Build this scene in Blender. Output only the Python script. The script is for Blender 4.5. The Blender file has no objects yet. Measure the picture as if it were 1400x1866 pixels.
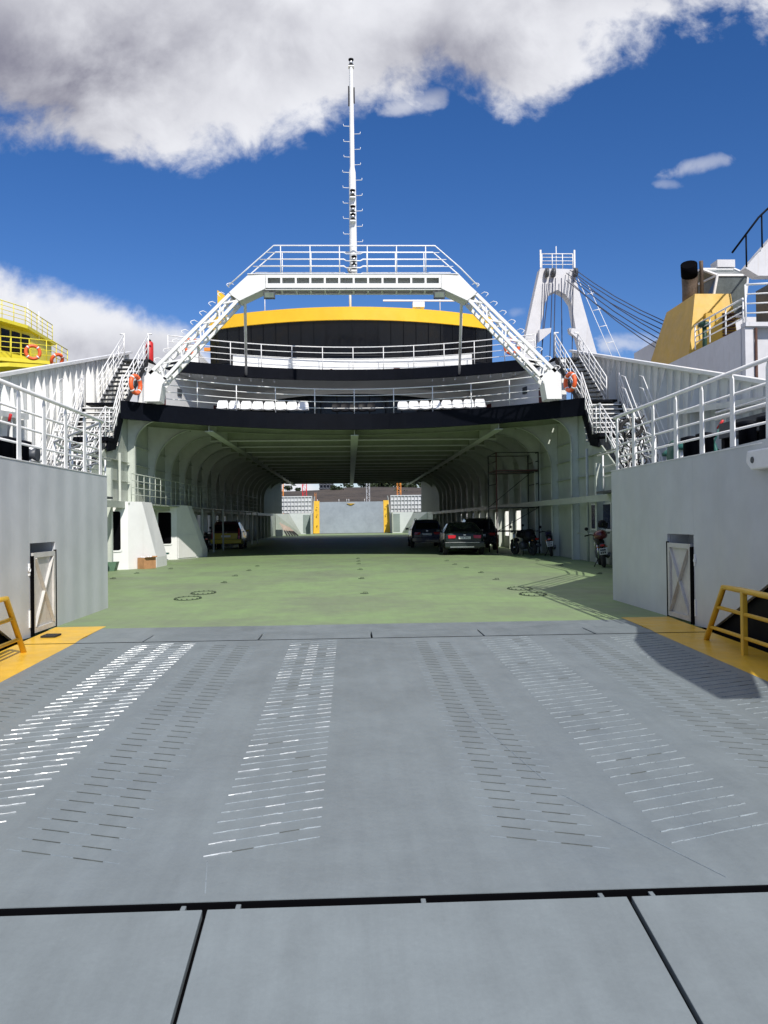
import bpy, math, random
from mathutils import Vector, Matrix
R = math.radians
random.seed(7)
sc = bpy.context.scene
COL = sc.collection

# ------------------------------------------------------------------ camera
cam_data = bpy.data.cameras.new('camera')
cam = bpy.data.objects.new('camera', cam_data); COL.objects.link(cam)
sc.camera = cam
yaw, pit, rol = R(2.39), R(0.55), R(0.7)
fw = Vector((math.sin(yaw)*math.cos(pit), math.cos(yaw)*math.cos(pit), math.sin(pit)))
rt = Vector((math.cos(yaw), -math.sin(yaw), 0)); up = rt.cross(fw)
rt2 = rt*math.cos(rol) - up*math.sin(rol); up2 = up*math.cos(rol) + rt*math.sin(rol)
cam.matrix_world = Matrix(((rt2.x, up2.x, -fw.x, -.25), (rt2.y, up2.y, -fw.y, 0), (rt2.z, up2.z, -fw.z, 1.57), (0, 0, 0, 1)))
cam_data.sensor_fit = 'AUTO'; cam_data.sensor_width = 36; cam_data.lens = 36*1509/1866
cam_data.clip_start = .05; cam_data.clip_end = 9000

# ------------------------------------------------------------------ sun and sky
SUN = Vector((.34, -1.0, 1.0)).normalized()          # towards the sun
ld = bpy.data.lights.new('sun', 'SUN'); ld.energy = 4.7; ld.angle = R(.5); ld.color = (1, .95, .88)
lo = bpy.data.objects.new('sun', ld); COL.objects.link(lo)
lo.rotation_euler = (-SUN).to_track_quat('-Z', 'Y').to_euler()
sc.view_settings.view_transform = 'Standard'; sc.view_settings.look = 'None'
sc.view_settings.exposure = 0.0; sc.view_settings.gamma = 1
w = bpy.data.worlds.new('World'); sc.world = w; w.use_nodes = True
nt = w.node_tree; N = nt.nodes; L = nt.links; N.clear()

class NB:                                              # tiny node-graph helper
    def __init__(s, nt): s.nt = nt; s.N = nt.nodes; s.L = nt.links
    def n(s, t, **k):
        o = s.N.new(t)
        for a, b in k.items(): setattr(o, a, b)
        return o
    def put(s, sock, v):
        if isinstance(v, bpy.types.NodeSocket): s.L.new(v, sock)
        elif v is not None: sock.default_value = v
    def m(s, op, a, b=None, c=None, clamp=False):
        o = s.n('ShaderNodeMath', operation=op); o.use_clamp = clamp
        s.put(o.inputs[0], a); s.put(o.inputs[1], b); s.put(o.inputs[2], c); return o.outputs[0]
    def noise(s, vec, scale, detail=4, rough=.5, dist=0, lac=2.0):
        o = s.n('ShaderNodeTexNoise'); o.inputs['Scale'].default_value = scale; o.inputs['Detail'].default_value = detail
        o.inputs['Roughness'].default_value = rough; o.inputs['Distortion'].default_value = dist; o.inputs['Lacunarity'].default_value = lac
        s.put(o.inputs['Vector'], vec); return o.outputs['Fac']
    def ss(s, v, a, b, lo=0., hi=1.):                  # smoothstep
        o = s.n('ShaderNodeMapRange', interpolation_type='SMOOTHSTEP')
        s.put(o.inputs[0], v)
        for i, q in enumerate((a, b, lo, hi)): s.put(o.inputs[i+1], q)
        return o.outputs[0]
    def mixc(s, f, a, b, blend='MIX'):
        o = s.n('ShaderNodeMix', data_type='RGBA', blend_type=blend)
        s.put(o.inputs[0], f); s.put(o.inputs[6], a); s.put(o.inputs[7], b); return o.outputs[2]
    def curve(s, v, pts, lo, hi):                      # piecewise curve over v in lo..hi
        o = s.n('ShaderNodeFloatCurve')
        f = s.m('DIVIDE', s.m('SUBTRACT', v, lo), hi-lo, clamp=True)
        c = o.mapping.curves[0]
        while len(c.points) < len(pts): c.points.new(.5, .5)
        for p, (x, y) in zip(c.points, pts): p.location = ((x-lo)/(hi-lo), y); p.handle_type = 'AUTO'
        o.mapping.update(); s.put(o.inputs['Value'], f); return o.outputs[0]

b = NB(nt)
tc = b.n('ShaderNodeTexCoord')
sep = b.n('ShaderNodeSeparateXYZ'); L.new(tc.outputs['Generated'], sep.inputs[0])
ysafe = b.m('MAXIMUM', b.m('ABSOLUTE', sep.outputs[1]), .12)
u = b.m('DIVIDE', sep.outputs[0], ysafe); v = b.m('DIVIDE', sep.outputs[2], ysafe)
cv = b.n('ShaderNodeCombineXYZ'); L.new(u, cv.inputs[0]); L.new(v, cv.inputs[1])
n1 = b.noise(cv.outputs[0], 5.5, 9, .58, .25); n2 = b.noise(cv.outputs[0], 14, 8, .6, .3)
n3 = b.noise(cv.outputs[0], 2.6, 6, .5, .1)
nn = b.m('ADD', b.m('MULTIPLY', b.m('SUBTRACT', n1, .5), .22), b.m('MULTIPLY', b.m('SUBTRACT', n2, .5), .13))
def U(px): return (px-637)/1509
def V(py): return (948-py)/1509
top = [(-600, 280), (0, 240), (120, 262), (210, 285), (330, 270), (400, 256), (450, 268), (480, 284), (540, 250), (640, 196), (700, 172), (800, 168), (960, 190), (1040, 140), (1090, 88), (1150, 78), (1230, 78), (1400, 50), (1900, 70)]
c1 = b.curve(u, [(U(x), V(y)) for x, y in top], U(-600), U(1900))
low = [(-600, 520), (0, 518), (60, 525), (120, 528), (200, 545), (270, 552), (330, 565), (372, 600), (410, 660), (500, 800), (600, 880), (1900, 890)]
c2 = b.curve(u, [(U(x), V(y)) for x, y in low], U(-600), U(1900))
m1 = b.ss(b.m('ADD', b.m('SUBTRACT', v, c1), nn), -.016, .038)
m2 = b.ss(b.m('ADD', b.m('SUBTRACT', c2, v), b.m('MULTIPLY', nn, .55)), -.012, .03)
def wisp(px, py, rx, ry, s, hi=.9, slope=0.):
    du = b.m('ADD', b.m('DIVIDE', b.m('SUBTRACT', u, U(px)), rx/1509), b.m('MULTIPLY', b.m('SUBTRACT', n2, .5), 5.))
    dv = b.m('DIVIDE', b.m('SUBTRACT', b.m('SUBTRACT', v, V(py)), b.m('MULTIPLY', b.m('SUBTRACT', u, U(px)), slope)), ry/1509)
    dv = b.m('ADD', dv, b.m('MULTIPLY', b.m('SUBTRACT', n1, .5), 5.))
    r2 = b.m('ADD', b.m('MULTIPLY', du, du), b.m('MULTIPLY', dv, dv))
    return b.ss(b.m('SUBTRACT', b.m('MULTIPLY', nn, 9.), r2), -s, .8, 0., hi)
ws = [wisp(1290, 300, 52, 13, 1.8, .62, .25), wisp(1240, 332, 26, 9, 1.4, .35), wisp(1150, 632, 75, 26, 1., .95), wisp(930, 578, 40, 12, 1.3, .4),
      wisp(0, 484, 22, 18, 1., .7), wisp(745, 180, 60, 22, 1.5, .8, .1)]
mask = b.m('MAXIMUM', m1, m2)
for q in ws: mask = b.m('MAXIMUM', mask, q)
# thin bright haze low over the land
hz = b.ss(v, V(830), V(915), 0., .8)
sky = b.n('ShaderNodeTexSky', sky_type='NISHITA'); sky.sun_disc = False
sky.sun_elevation = R(43.4); sky.sun_rotation = R(161.2); sky.air_density = 1.0; sky.dust_density = .0; sky.ozone_density = 3.0
hs = b.n('ShaderNodeHueSaturation'); hs.inputs['Saturation'].default_value = 1.28; L.new(sky.outputs[0], hs.inputs['Color'])
tint = b.mixc(1., hs.outputs[0], (.92, .90, 1.14, 1), 'MULTIPLY')
bg = b.n('ShaderNodeBackground'); L.new(tint, bg.inputs[0]); bg.inputs[1].default_value = .093
# cloud brightness: thick parts grey underneath, rims bright
depth1 = b.m('SUBTRACT', v, c1)
core = b.ss(depth1, .02, .12)
g1 = b.m('MULTIPLY', core, b.ss(b.m('ADD', n3, b.m('MULTIPLY', b.m('SUBTRACT', n1, .5), .5)), .62, .36))
leftdark = b.m('MULTIPLY', b.ss(u, U(560), U(120)), b.ss(b.m('ABSOLUTE', b.m('SUBTRACT', v, V(185))), .16, .0))
leftdark = b.m('MULTIPLY', leftdark, b.ss(n1, .78, .30))
middark = b.m('MULTIPLY', b.ss(b.m('ABSOLUTE', b.m('SUBTRACT', u, U(830))), .24, .02), b.ss(b.m('ABSOLUTE', b.m('SUBTRACT', v, V(110))), .075, .01))
low_d = b.m('MULTIPLY', b.ss(b.m('SUBTRACT', c2, v), .02, .07), b.ss(n1, .68, .38))
low_d = b.m('MULTIPLY', low_d, b.ss(v, .36, .33))
dk = b.m('ADD', b.m('MULTIPLY', g1, .5), b.m('MULTIPLY', leftdark, .95))
dk = b.m('ADD', dk, b.m('MULTIPLY', b.m('MULTIPLY', middark, b.ss(n1, .8, .3)), .85)); dk = b.m('ADD', dk, b.m('MULTIPLY', low_d, .7))
dk = b.m('ADD', dk, b.m('MULTIPLY', b.m('SUBTRACT', .52, n2), .30), clamp=True)
ccol = b.mixc(dk, (.86, .87, .92, 1), (.26, .26, .33, 1))
bg2 = b.n('ShaderNodeBackground'); L.new(ccol, bg2.inputs[0]); bg2.inputs[1].default_value = 1.
mx = b.n('ShaderNodeMixShader')
front = b.ss(sep.outputs[1], .05, .2)
back = b.m('MULTIPLY', b.m('SUBTRACT', 1., front), .25)
mask = b.m('ADD', b.m('MULTIPLY', mask, front), back, clamp=True)
above = b.ss(sep.outputs[2], -.02, .0)
mask = b.m('MULTIPLY', mask, above)
L.new(mask, mx.inputs[0]); L.new(bg.outputs[0], mx.inputs[1]); L.new(bg2.outputs[0], mx.inputs[2])
out = b.n('ShaderNodeOutputWorld'); L.new(mx.outputs[0], out.inputs[0])

# ------------------------------------------------------------------ mesh and object helpers
def OFF(p):
    if p is None: return Vector((0, 0, 0))
    while p.parent: p = p.parent
    return p.location.copy()

class MB:
    def __init__(s): s.v = []; s.f = []; s.sm = []
    def add(s, vs, fs, smooth=False):
        o = len(s.v); s.v += [Vector(p) for p in vs]; s.f += [tuple(i+o for i in f) for f in fs]; s.sm += [smooth]*len(fs); return s
    def box(s, x0, x1, y0, y1, z0, z1):
        if x0 > x1: x0, x1 = x1, x0
        if y0 > y1: y0, y1 = y1, y0
        v = [(x, y, z) for z in (z0, z1) for x, y in ((x0, y0), (x1, y0), (x1, y1), (x0, y1))]
        return s.add(v, [(3, 2, 1, 0), (4, 5, 6, 7), (0, 1, 5, 4), (1, 2, 6, 5), (2, 3, 7, 6), (3, 0, 4, 7)])
    def prism(s, poly, d):                             # polygon (3D points, planar) pushed along vector d
        poly = [Vector(p) for p in poly]; d = Vector(d); n = len(poly)
        nrm = Vector((0, 0, 0))
        for i in range(n): nrm += poly[i].cross(poly[(i+1) % n])
        if nrm.dot(d) > 0: poly = poly[::-1]
        v = poly + [p+d for p in poly]
        return s.add(v, [tuple(range(n)), tuple(range(2*n-1, n-1, -1))] + [(i+n, (i+1) % n+n, (i+1) % n, i) for i in range(n)])
    def bar(s, p, q, w_, h, upv=(0, 0, 1)):            # rectangular bar
        p = Vector(p); q = Vector(q); t = (q-p).normalized(); a = t.cross(Vector(upv))
        if a.length < 1e-3: a = t.cross(Vector((0, 1, 0)))
        a.normalize(); c = a.cross(t)
        a *= w_/2; c *= h/2
        v = [e+k*a+j*c for e in (p, q) for k, j in ((-1, -1), (1, -1), (1, 1), (-1, 1))]
        return s.add(v, [(0, 1, 2, 3), (7, 6, 5, 4), (4, 5, 1, 0), (5, 6, 2, 1), (6, 7, 3, 2), (7, 4, 0, 3)])
    def tube(s, pts, r, n=7, closed=False):
        pts = [Vector(p) for p in pts]; m = len(pts); vs = []; fs = []
        rr = r if isinstance(r, (list, tuple)) else [r]*m
        prev = None
        for i, p in enumerate(pts):
            if closed: t = pts[(i+1) % m]-pts[i-1]
            else: t = pts[min(i+1, m-1)]-pts[max(i-1, 0)]
            if t.length < 1e-9: t = Vector((0, 0, 1))
            t.normalize()
            if prev is None:
                a = t.cross(Vector((0, 0, 1)))
                if a.length < 1e-3: a = t.cross(Vector((0, 1, 0)))
            else: a = prev - t*prev.dot(t)
            a.normalize(); prev = a; c = t.cross(a)
            for k in range(n):
                th = 2*math.pi*k/n; vs.append(p+(a*math.cos(th)+c*math.sin(th))*rr[i])
        for i in range(m if closed else m-1):
            j = (i+1) % m
            for k in range(n):
                l = (k+1) % n; fs.append((i*n+k, i*n+l, j*n+l, j*n+k))
        s.add(vs, fs, True)
        if not closed:
            o = len(s.v)-m*n
            s.f += [tuple(o+k for k in range(n-1, -1, -1)), tuple(o+(m-1)*n+k for k in range(n))]; s.sm += [False, False]
        return s
    def lathe(s, c, prof, n=20, axis='Z', smooth=True):  # prof: (radius, height)
        c = Vector(c); vs = []; fs = []
        for r_, h in prof:
            for k in range(n):
                t = 2*math.pi*k/n; x, y = r_*math.cos(t), r_*math.sin(t)
                vs.append(c+(Vector((x, y, h)) if axis == 'Z' else Vector((h, x, y)) if axis == 'X' else Vector((y, h, x))))
        m = len(prof)
        for i in range(m-1):
            for k in range(n):
                l = (k+1) % n; fs.append((i*n+k, i*n+l, (i+1)*n+l, (i+1)*n+k))
        s.add(vs, fs, smooth); o = len(s.v)-m*n
        s.f += [tuple(o+k for k in range(n-1, -1, -1)), tuple(o+(m-1)*n+k for k in range(n))]; s.sm += [False, False]
        return s
    def quad(s, *p): return s.add(p, [tuple(range(len(p)))])
    def sheet(s, rows, smooth=False):
        m = len(rows); n = len(rows[0])
        return s.add([p for r_ in rows for p in r_], [(i*n+j, i*n+j+1, (i+1)*n+j+1, (i+1)*n+j) for i in range(m-1) for j in range(n-1)], smooth)
    def build(s, name, mat, parent=None, loc=None, bevel=0, world=True):
        me = bpy.data.meshes.new(name)
        o = bpy.data.objects.new(name, me); COL.objects.link(o)
        off = Vector((0, 0, 0))
        if parent is not None:
            o.parent = parent
            if world: off = OFF(parent)
        elif loc is not None: off = Vector(loc); o.location = loc
        me.from_pydata([p-off for p in s.v], [], s.f)
        me.polygons.foreach_set('use_smooth', s.sm)
        me.materials.append(mat); me.validate(); me.update()
        if bevel:
            bm_ = o.modifiers.new('bevel', 'BEVEL'); bm_.width = bevel; bm_.segments = 2; bm_.limit_method = 'ANGLE'; bm_.angle_limit = R(40)
        return o

def tag(o, label=None, cat=None, group=None, kind=None):
    if label: o['label'] = label
    if cat: o['category'] = cat
    if group: o['group'] = group
    if kind: o['kind'] = kind
    return o
def thing(name, label, cat, loc=(0, 0, 0), rz=0, group=None):
    o = bpy.data.objects.new(name, None); COL.objects.link(o); o.location = loc; o.rotation_euler = (0, 0, rz); o.empty_display_size = .1
    return tag(o, label, cat, group)
def copy_tree(o, parent=None):
    c = o.copy(); COL.objects.link(c); c.parent = parent
    for ch in [q for q in bpy.data.objects if q.parent == o]: copy_tree(ch, c)
    return c

# ------------------------------------------------------------------ materials
def mat(name, col, rough=.5, metal=0., var=.12, vscale=.6, spot=0., spotcol=None, bump=0., bscale=3., streak=0., streakcol=(.25, .12, .06), coat=0., var2=None, wave=None, spec=.5, grain=0., chips_sparkle=0.):
    m = bpy.data.materials.new(name); m.use_nodes = True; g = NB(m.node_tree); g.N.clear()
    o = g.n('ShaderNodeOutputMaterial'); p = g.n('ShaderNodeBsdfPrincipled'); g.L.new(p.outputs[0], o.inputs[0])
    p.inputs['Metallic'].default_value = metal; p.inputs['Coat Weight'].default_value = coat; p.inputs['Specular IOR Level'].default_value = spec
    ge = g.n('ShaderNodeNewGeometry'); pos = ge.outputs['Position']
    c = tuple(col)+(1,)
    if var > 0:
        a = g.noise(pos, vscale, 5, .6, .2); f2 = g.noise(pos, vscale*7, 4, .6)
        k = g.m('ADD', g.m('MULTIPLY', a, .65), g.m('MULTIPLY', f2, .35))
        dark = tuple(x*(1-var) for x in col)+(1,); lite = tuple(min(1, x*(1+var)) for x in col)+(1,)
        if var2: dark = tuple(var2)+(1,)
        c = g.mixc(g.ss(k, .32, .68), dark, lite)
    if spot > 0:
        s_ = g.noise(pos, vscale*3.1, 8, .7, .4)
        c = g.mixc(g.m('MULTIPLY', g.ss(s_, .60, .72), spot), c, tuple(spotcol)+(1,))
    if grain > 0:
        gn = g.noise(pos, 46, 6, .7); mp = g.n('ShaderNodeMapping'); mp.inputs['Scale'].default_value = (7, .55, 1); mp.inputs['Rotation'].default_value = (0, 0, .12); g.L.new(pos, mp.inputs[0])
        sn = g.noise(mp.outputs[0], 1.1, 8, .68)
        k2 = g.m('ADD', g.m('MULTIPLY', g.m('SUBTRACT', gn, .5), grain*3), g.m('MULTIPLY', g.m('SUBTRACT', sn, .5), grain*5.))
        hv = g.n('ShaderNodeHueSaturation'); g.put(hv.inputs['Value'], g.m('ADD', 1., k2)); g.put(hv.inputs['Color'], c); c = hv.outputs[0]
    if chips_sparkle > 0:
        cn = g.noise(pos, 33, 5, .75); cm = g.noise(pos, .8, 3, .6)
        c = g.mixc(g.m('MULTIPLY', g.m('MULTIPLY', g.ss(cn, .69, .73), g.ss(cm, .42, .62)), chips_sparkle), c, (.10, .085, .07, 1))
        cn2 = g.noise(pos, 41, 5, .75, .3)
        c = g.mixc(g.m('MULTIPLY', g.ss(cn2, .72, .75), chips_sparkle), c, (.42, .45, .46, 1))  # pale specks: sparkle put into the colour
    if streak > 0:
        mp = g.n('ShaderNodeMapping'); mp.inputs['Scale'].default_value = (2.3, 2.3, .18); g.L.new(pos, mp.inputs[0])
        s_ = g.noise(mp.outputs[0], 2.2, 7, .65)
        c = g.mixc(g.m('MULTIPLY', g.ss(s_, .56, .74), streak), c, tuple(streakcol)+(1,))
    g.put(p.inputs['Base Color'], c)
    rn = g.noise(pos, vscale*4, 4, .6)
    g.put(p.inputs['Roughness'], g.ss(rn, .2, .8, max(.03, rough-.1), min(1, rough+.1)))
    if bump > 0 or wave:
        bp = g.n('ShaderNodeBump'); bp.inputs['Strength'].default_value = 1; bp.inputs['Distance'].default_value = 1
        h = g.m('MULTIPLY', g.noise(pos, bscale, 5, .55), bump)
        if wave:                                       # plating dished between the frames: (axis, spacing, depth)
            sp = g.n('ShaderNodeSeparateXYZ'); g.L.new(pos, sp.inputs[0])
            q = g.m('PINGPONG', sp.outputs[wave[0]], wave[1]/2)
            q = g.m('DIVIDE', q, wave[1]/2)
            h = g.m('ADD', h, g.m('MULTIPLY', g.ss(q, 0, 1), wave[2]))
        g.L.new(h, bp.inputs['Height']); g.L.new(bp.outputs[0], p.inputs['Normal'])
    return m

WHITE = mat('white_paint', (.80, .80, .78), .38, var=.05, streak=.10, streakcol=(.45, .40, .33), bump=.004, bscale=1.6)
WHITE_R = mat('white_rail_paint', (.82, .82, .81), .35, var=.05, vscale=2)
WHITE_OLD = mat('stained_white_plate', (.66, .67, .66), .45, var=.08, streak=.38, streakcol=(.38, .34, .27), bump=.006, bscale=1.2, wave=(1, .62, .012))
BULW = mat('bulwark_grey_white', (.55, .572, .585), .42, var=.07, vscale=.4, streak=.12, streakcol=(.38, .39, .38), bump=.006, bscale=.9, wave=(1, .7, .010))
PALEG = mat('pale_green_white_paint', (.42, .455, .395), .45, var=.09, vscale=.5, streak=.3, streakcol=(.24, .25, .17), bump=.004)
FLANGE = mat('pale_green_flange', (.52, .56, .50), .45, var=.1)  # lighter than the webs: light bounced off the deck put into the paint
CEIL = mat('pale_green_soffit', (.26, .30, .205), .5, var=.12, vscale=.8, streak=.2, streakcol=(.2, .22, .14))  # darker than the flanges: shade between the beams put into the paint
DECKG = mat('green_deck_paint', (.185, .27, .118), .62, var=.22, vscale=.35, var2=(.185, .225, .14), spec=.25, grain=.05, chips_sparkle=.35, spot=.30, spotcol=(.28, .24, .13), bump=.003, bscale=6)
RAMPG = mat('grey_ramp_paint', (.180, .210, .222), .40, grain=.07, chips_sparkle=.5, var=.10, vscale=.55, spot=.16, spotcol=(.25, .29, .31), bump=.003, bscale=14, streak=0, spec=.45)
RAMPD = mat('bar_dark_shaded', (.07, .08, .075), .6, var=.4, vscale=6)  # dark stretches, mostly on bars turned from the sun; shade put into colour
RAMPW = mat('bar_bright_sunlit', (.46, .49, .50), .32, metal=.2, var=.35, vscale=9)  # bars turned to the sun: their brightness put into the colour
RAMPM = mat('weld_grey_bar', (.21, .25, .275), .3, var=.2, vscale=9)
YEL = mat('yellow_deck_paint', (.76, .46, .04), .36, var=.12, vscale=.9, spot=.4, spotcol=(.52, .34, .09), bump=.003)
YELB = mat('yellow_bridge_paint', (.86, .50, .02), .4, var=.04)
YELN = mat('lemon_ship_paint', (.78, .68, .05), .45, var=.08, streak=.12, streakcol=(.5, .4, .1))
YELF = mat('ochre_funnel_paint', (.60, .37, .05), .5, var=.1, streak=.25, streakcol=(.35, .22, .08))
NAVY = mat('black_navy_paint', (.0035, .0045, .008), .55, var=.2, spec=.08)
BLACK = mat('black_void_paint', (.003, .003, .004), .9, var=.2, spec=.03)
DARKG = mat('dark_grey_paint', (.06, .068, .078), .45, var=.25, vscale=2)
GLASS = mat('dark_tinted_glass', (.006, .007, .010), .12, var=0, spec=.3)
FRAMEG = mat('window_frame_black', (.008, .009, .012), .5, var=0, spec=.2)
TREAD = mat('dark_stair_tread', (.02, .023, .028), .6, var=.2)
ORANGE = mat('orange_lifebuoy', (.85, .13, .03), .45, var=.1, vscale=4)
REDP = mat('red_paint', (.55, .02, .02), .4, var=.1)
WHITEP = mat('white_plastic_seat', (.80, .80, .79), .3, var=.03)
BLKP = mat('black_plastic', (.008, .008, .01), .5, var=0, spec=.15)
RUBBER = mat('rubber', (.018, .018, .018), .8, var=.2, vscale=8)
CHROME = mat('steel_bright', (.6, .6, .6), .25, metal=1., var=.1)
RUSTY = mat('rusty_steel', (.10, .045, .03), .75, var=.4, vscale=5)
GREENM = mat('green_machinery', (.02, .11, .09), .45, var=.2, vscale=2)
CARTON = mat('brown_cardboard', (.42, .22, .10), .8, var=.15, vscale=5)
REDDOOR = mat('dark_red_door', (.10, .02, .02), .5, var=.1)
SHIPW = mat('neighbour_ship_white', (.60, .60, .62), .5, var=.07, streak=.3, streakcol=(.4, .33, .27), bump=.01, bscale=.8)  # one off-white for every face of the neighbouring ship
PLATE = mat('plate_white', (.7, .7, .7), .4, var=0)
INK = mat('plate_ink', (.02, .02, .03), .5, var=0)
TAIL = mat('red_lamp_lens', (.45, .01, .01), .12, var=0)
ROPE = mat('pale_rope', (.26, .25, .22), .9, var=.3, vscale=10)
TIMBER = mat('pale_timber', (.42, .34, .28), .7, var=.2, vscale=2)

# ------------------------------------------------------------------ water, quay, land
m = mat('sea_water', (.012, .045, .055), .08, var=.2, vscale=.05, bump=.25, bscale=.6)
tag(MB().quad((-4000, -600, -2.6), (4000, -600, -2.6), (4000, 6000, -2.6), (-4000, 6000, -2.6)).build('water', m), 'sheltered harbour water round the moored ferries', None, None, 'structure')
CONC = mat('quay_concrete', (.33, .32, .30), .8, var=.2, vscale=.4, spot=.3, spotcol=(.2, .19, .18), bump=.01, bscale=5)
tag(MB().box(-200, 200, -120, 2.6, -4, -.52).build('quay', CONC), 'concrete quay that the ramp rests on', None, None, 'structure')
HILL = mat('scrub_hillside', (.055, .042, .032), .95, var=.5, vscale=.12, spot=.8, spotcol=(.035, .05, .022), bump=.6, bscale=.5)
rows = []
for j in range(15):
    y = 170+j*19; t = j/14
    r_ = []
    for i in range(81):
        x = -500+i*12.5
        z = -2.8 + 17.0*(1-(1-min(1, t*1.6))**1.5) + (math.sin(x*.031+y*.02)*.9+math.sin(x*.083+1.7*t)*.45)*t + random.uniform(-.35, .35)*(t > .05)
        if j == 14: z -= 6
        r_.append((x, y, z))
    rows.append(r_)
tag(MB().sheet(rows, True).build('hillside', HILL), 'brown scrub covered hillside across the harbour', None, None, 'structure')

# ------------------------------------------------------------------ car deck
tag(MB().box(-8.34, 8.34, 12.55, 99.75, -.9, 0).build('car_deck', DECKG), 'worn green painted steel car deck of the ferry', None, None, 'structure')

ferry = thing('ferry', 'white car ferry with black fascias, yellow topped bridge and open green car deck', 'ferry', (0, 56, 0))
F_ = ferry
# hull under the deck, outside plating
hull = MB()
for s in (-1, 1):
    hull.prism([(s*10, 16, -3), (s*10, 96, -3), (s*10, 96, 0.8), (s*10, 16, .8)], (-s*.06, 0, 0))
hull.box(-8.3, 8.3, 12.9, 99.4, -3, -.95)
hull.build('hull', NAVY, F_)

def fascia_y(x): return 33.5-3.9*(x/8)**2
def deck3_y(x): return 38-2.4*(x/7.6)**2
def bridge_y(x): return 41+2.2*(x/7.35)**2
def xs(a, c, n=24): return [a+(c-a)*i/n for i in range(n+1)]
def strip(X_, fy, z0, z1, th, mb=None, zf=None):       # curved upright band, th deep towards +y
    mb = mb or MB(); n = len(X_); vs = []
    for x in X_: vs += [(x, fy(x), z0), (x, fy(x), z1), (x, fy(x)+th, z1), (x, fy(x)+th, z0)]
    fs = []
    for i in range(n-1):
        a, c = i*4, i*4+4
        for k in range(4): l = (k+1) % 4; fs.append((a+k, c+k, c+l, a+l))
    fs += [(0, 1, 2, 3), ((n-1)*4+3, (n-1)*4+2, (n-1)*4+1, (n-1)*4)]
    return mb.add(vs, fs, False)
def slab(X_, fy, yb, z0, z1):
    mb = MB(); n = len(X_); vs = []
    for x in X_: vs += [(x, fy(x), z0), (x, fy(x), z1), (x, yb, z1), (x, yb, z0)]
    fs = []
    for i in range(n-1):
        a, c = i*4, i*4+4
        for k in range(4): l = (k+1) % 4; fs.append((a+k, c+k, c+l, a+l))
    fs += [(0, 1, 2, 3), ((n-1)*4+3, (n-1)*4+2, (n-1)*4+1, (n-1)*4)]
    return mb.add(vs, fs)

def flatten(o):
    for p in o.data.polygons: p.use_smooth = False
    return o
# ceiling over the car deck and its beams
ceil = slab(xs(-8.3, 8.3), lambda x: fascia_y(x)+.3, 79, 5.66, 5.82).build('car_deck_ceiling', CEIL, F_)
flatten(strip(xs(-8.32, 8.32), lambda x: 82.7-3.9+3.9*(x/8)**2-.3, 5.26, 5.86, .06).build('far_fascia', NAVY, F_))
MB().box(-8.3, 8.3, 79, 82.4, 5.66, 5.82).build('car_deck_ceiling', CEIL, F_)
yb = 36.8
while yb < 82:
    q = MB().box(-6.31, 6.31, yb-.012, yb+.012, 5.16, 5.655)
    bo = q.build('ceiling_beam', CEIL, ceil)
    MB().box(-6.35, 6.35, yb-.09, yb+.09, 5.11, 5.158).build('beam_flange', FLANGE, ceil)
    yb += 3.05
# bowed beams close behind the fascia, up to where the straight ones start
for dy, dpt in ((1.1, .3), (2.2, .4)):
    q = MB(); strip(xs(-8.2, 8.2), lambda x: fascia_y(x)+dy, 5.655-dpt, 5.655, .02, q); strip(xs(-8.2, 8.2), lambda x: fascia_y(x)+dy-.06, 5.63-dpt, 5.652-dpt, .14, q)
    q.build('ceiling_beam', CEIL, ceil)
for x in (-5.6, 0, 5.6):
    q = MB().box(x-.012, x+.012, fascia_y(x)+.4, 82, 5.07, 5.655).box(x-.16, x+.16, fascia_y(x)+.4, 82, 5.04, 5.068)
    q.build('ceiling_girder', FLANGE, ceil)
# longitudinal stiffeners between
q = MB()
for i in range(-10, 11):
    x = i*.8
    if abs(abs(x)-5.6) < .2 or i == 0: continue
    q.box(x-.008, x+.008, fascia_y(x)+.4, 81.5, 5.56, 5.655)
tag(q.build('ceiling_stiffener', CEIL, ceil))

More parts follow.
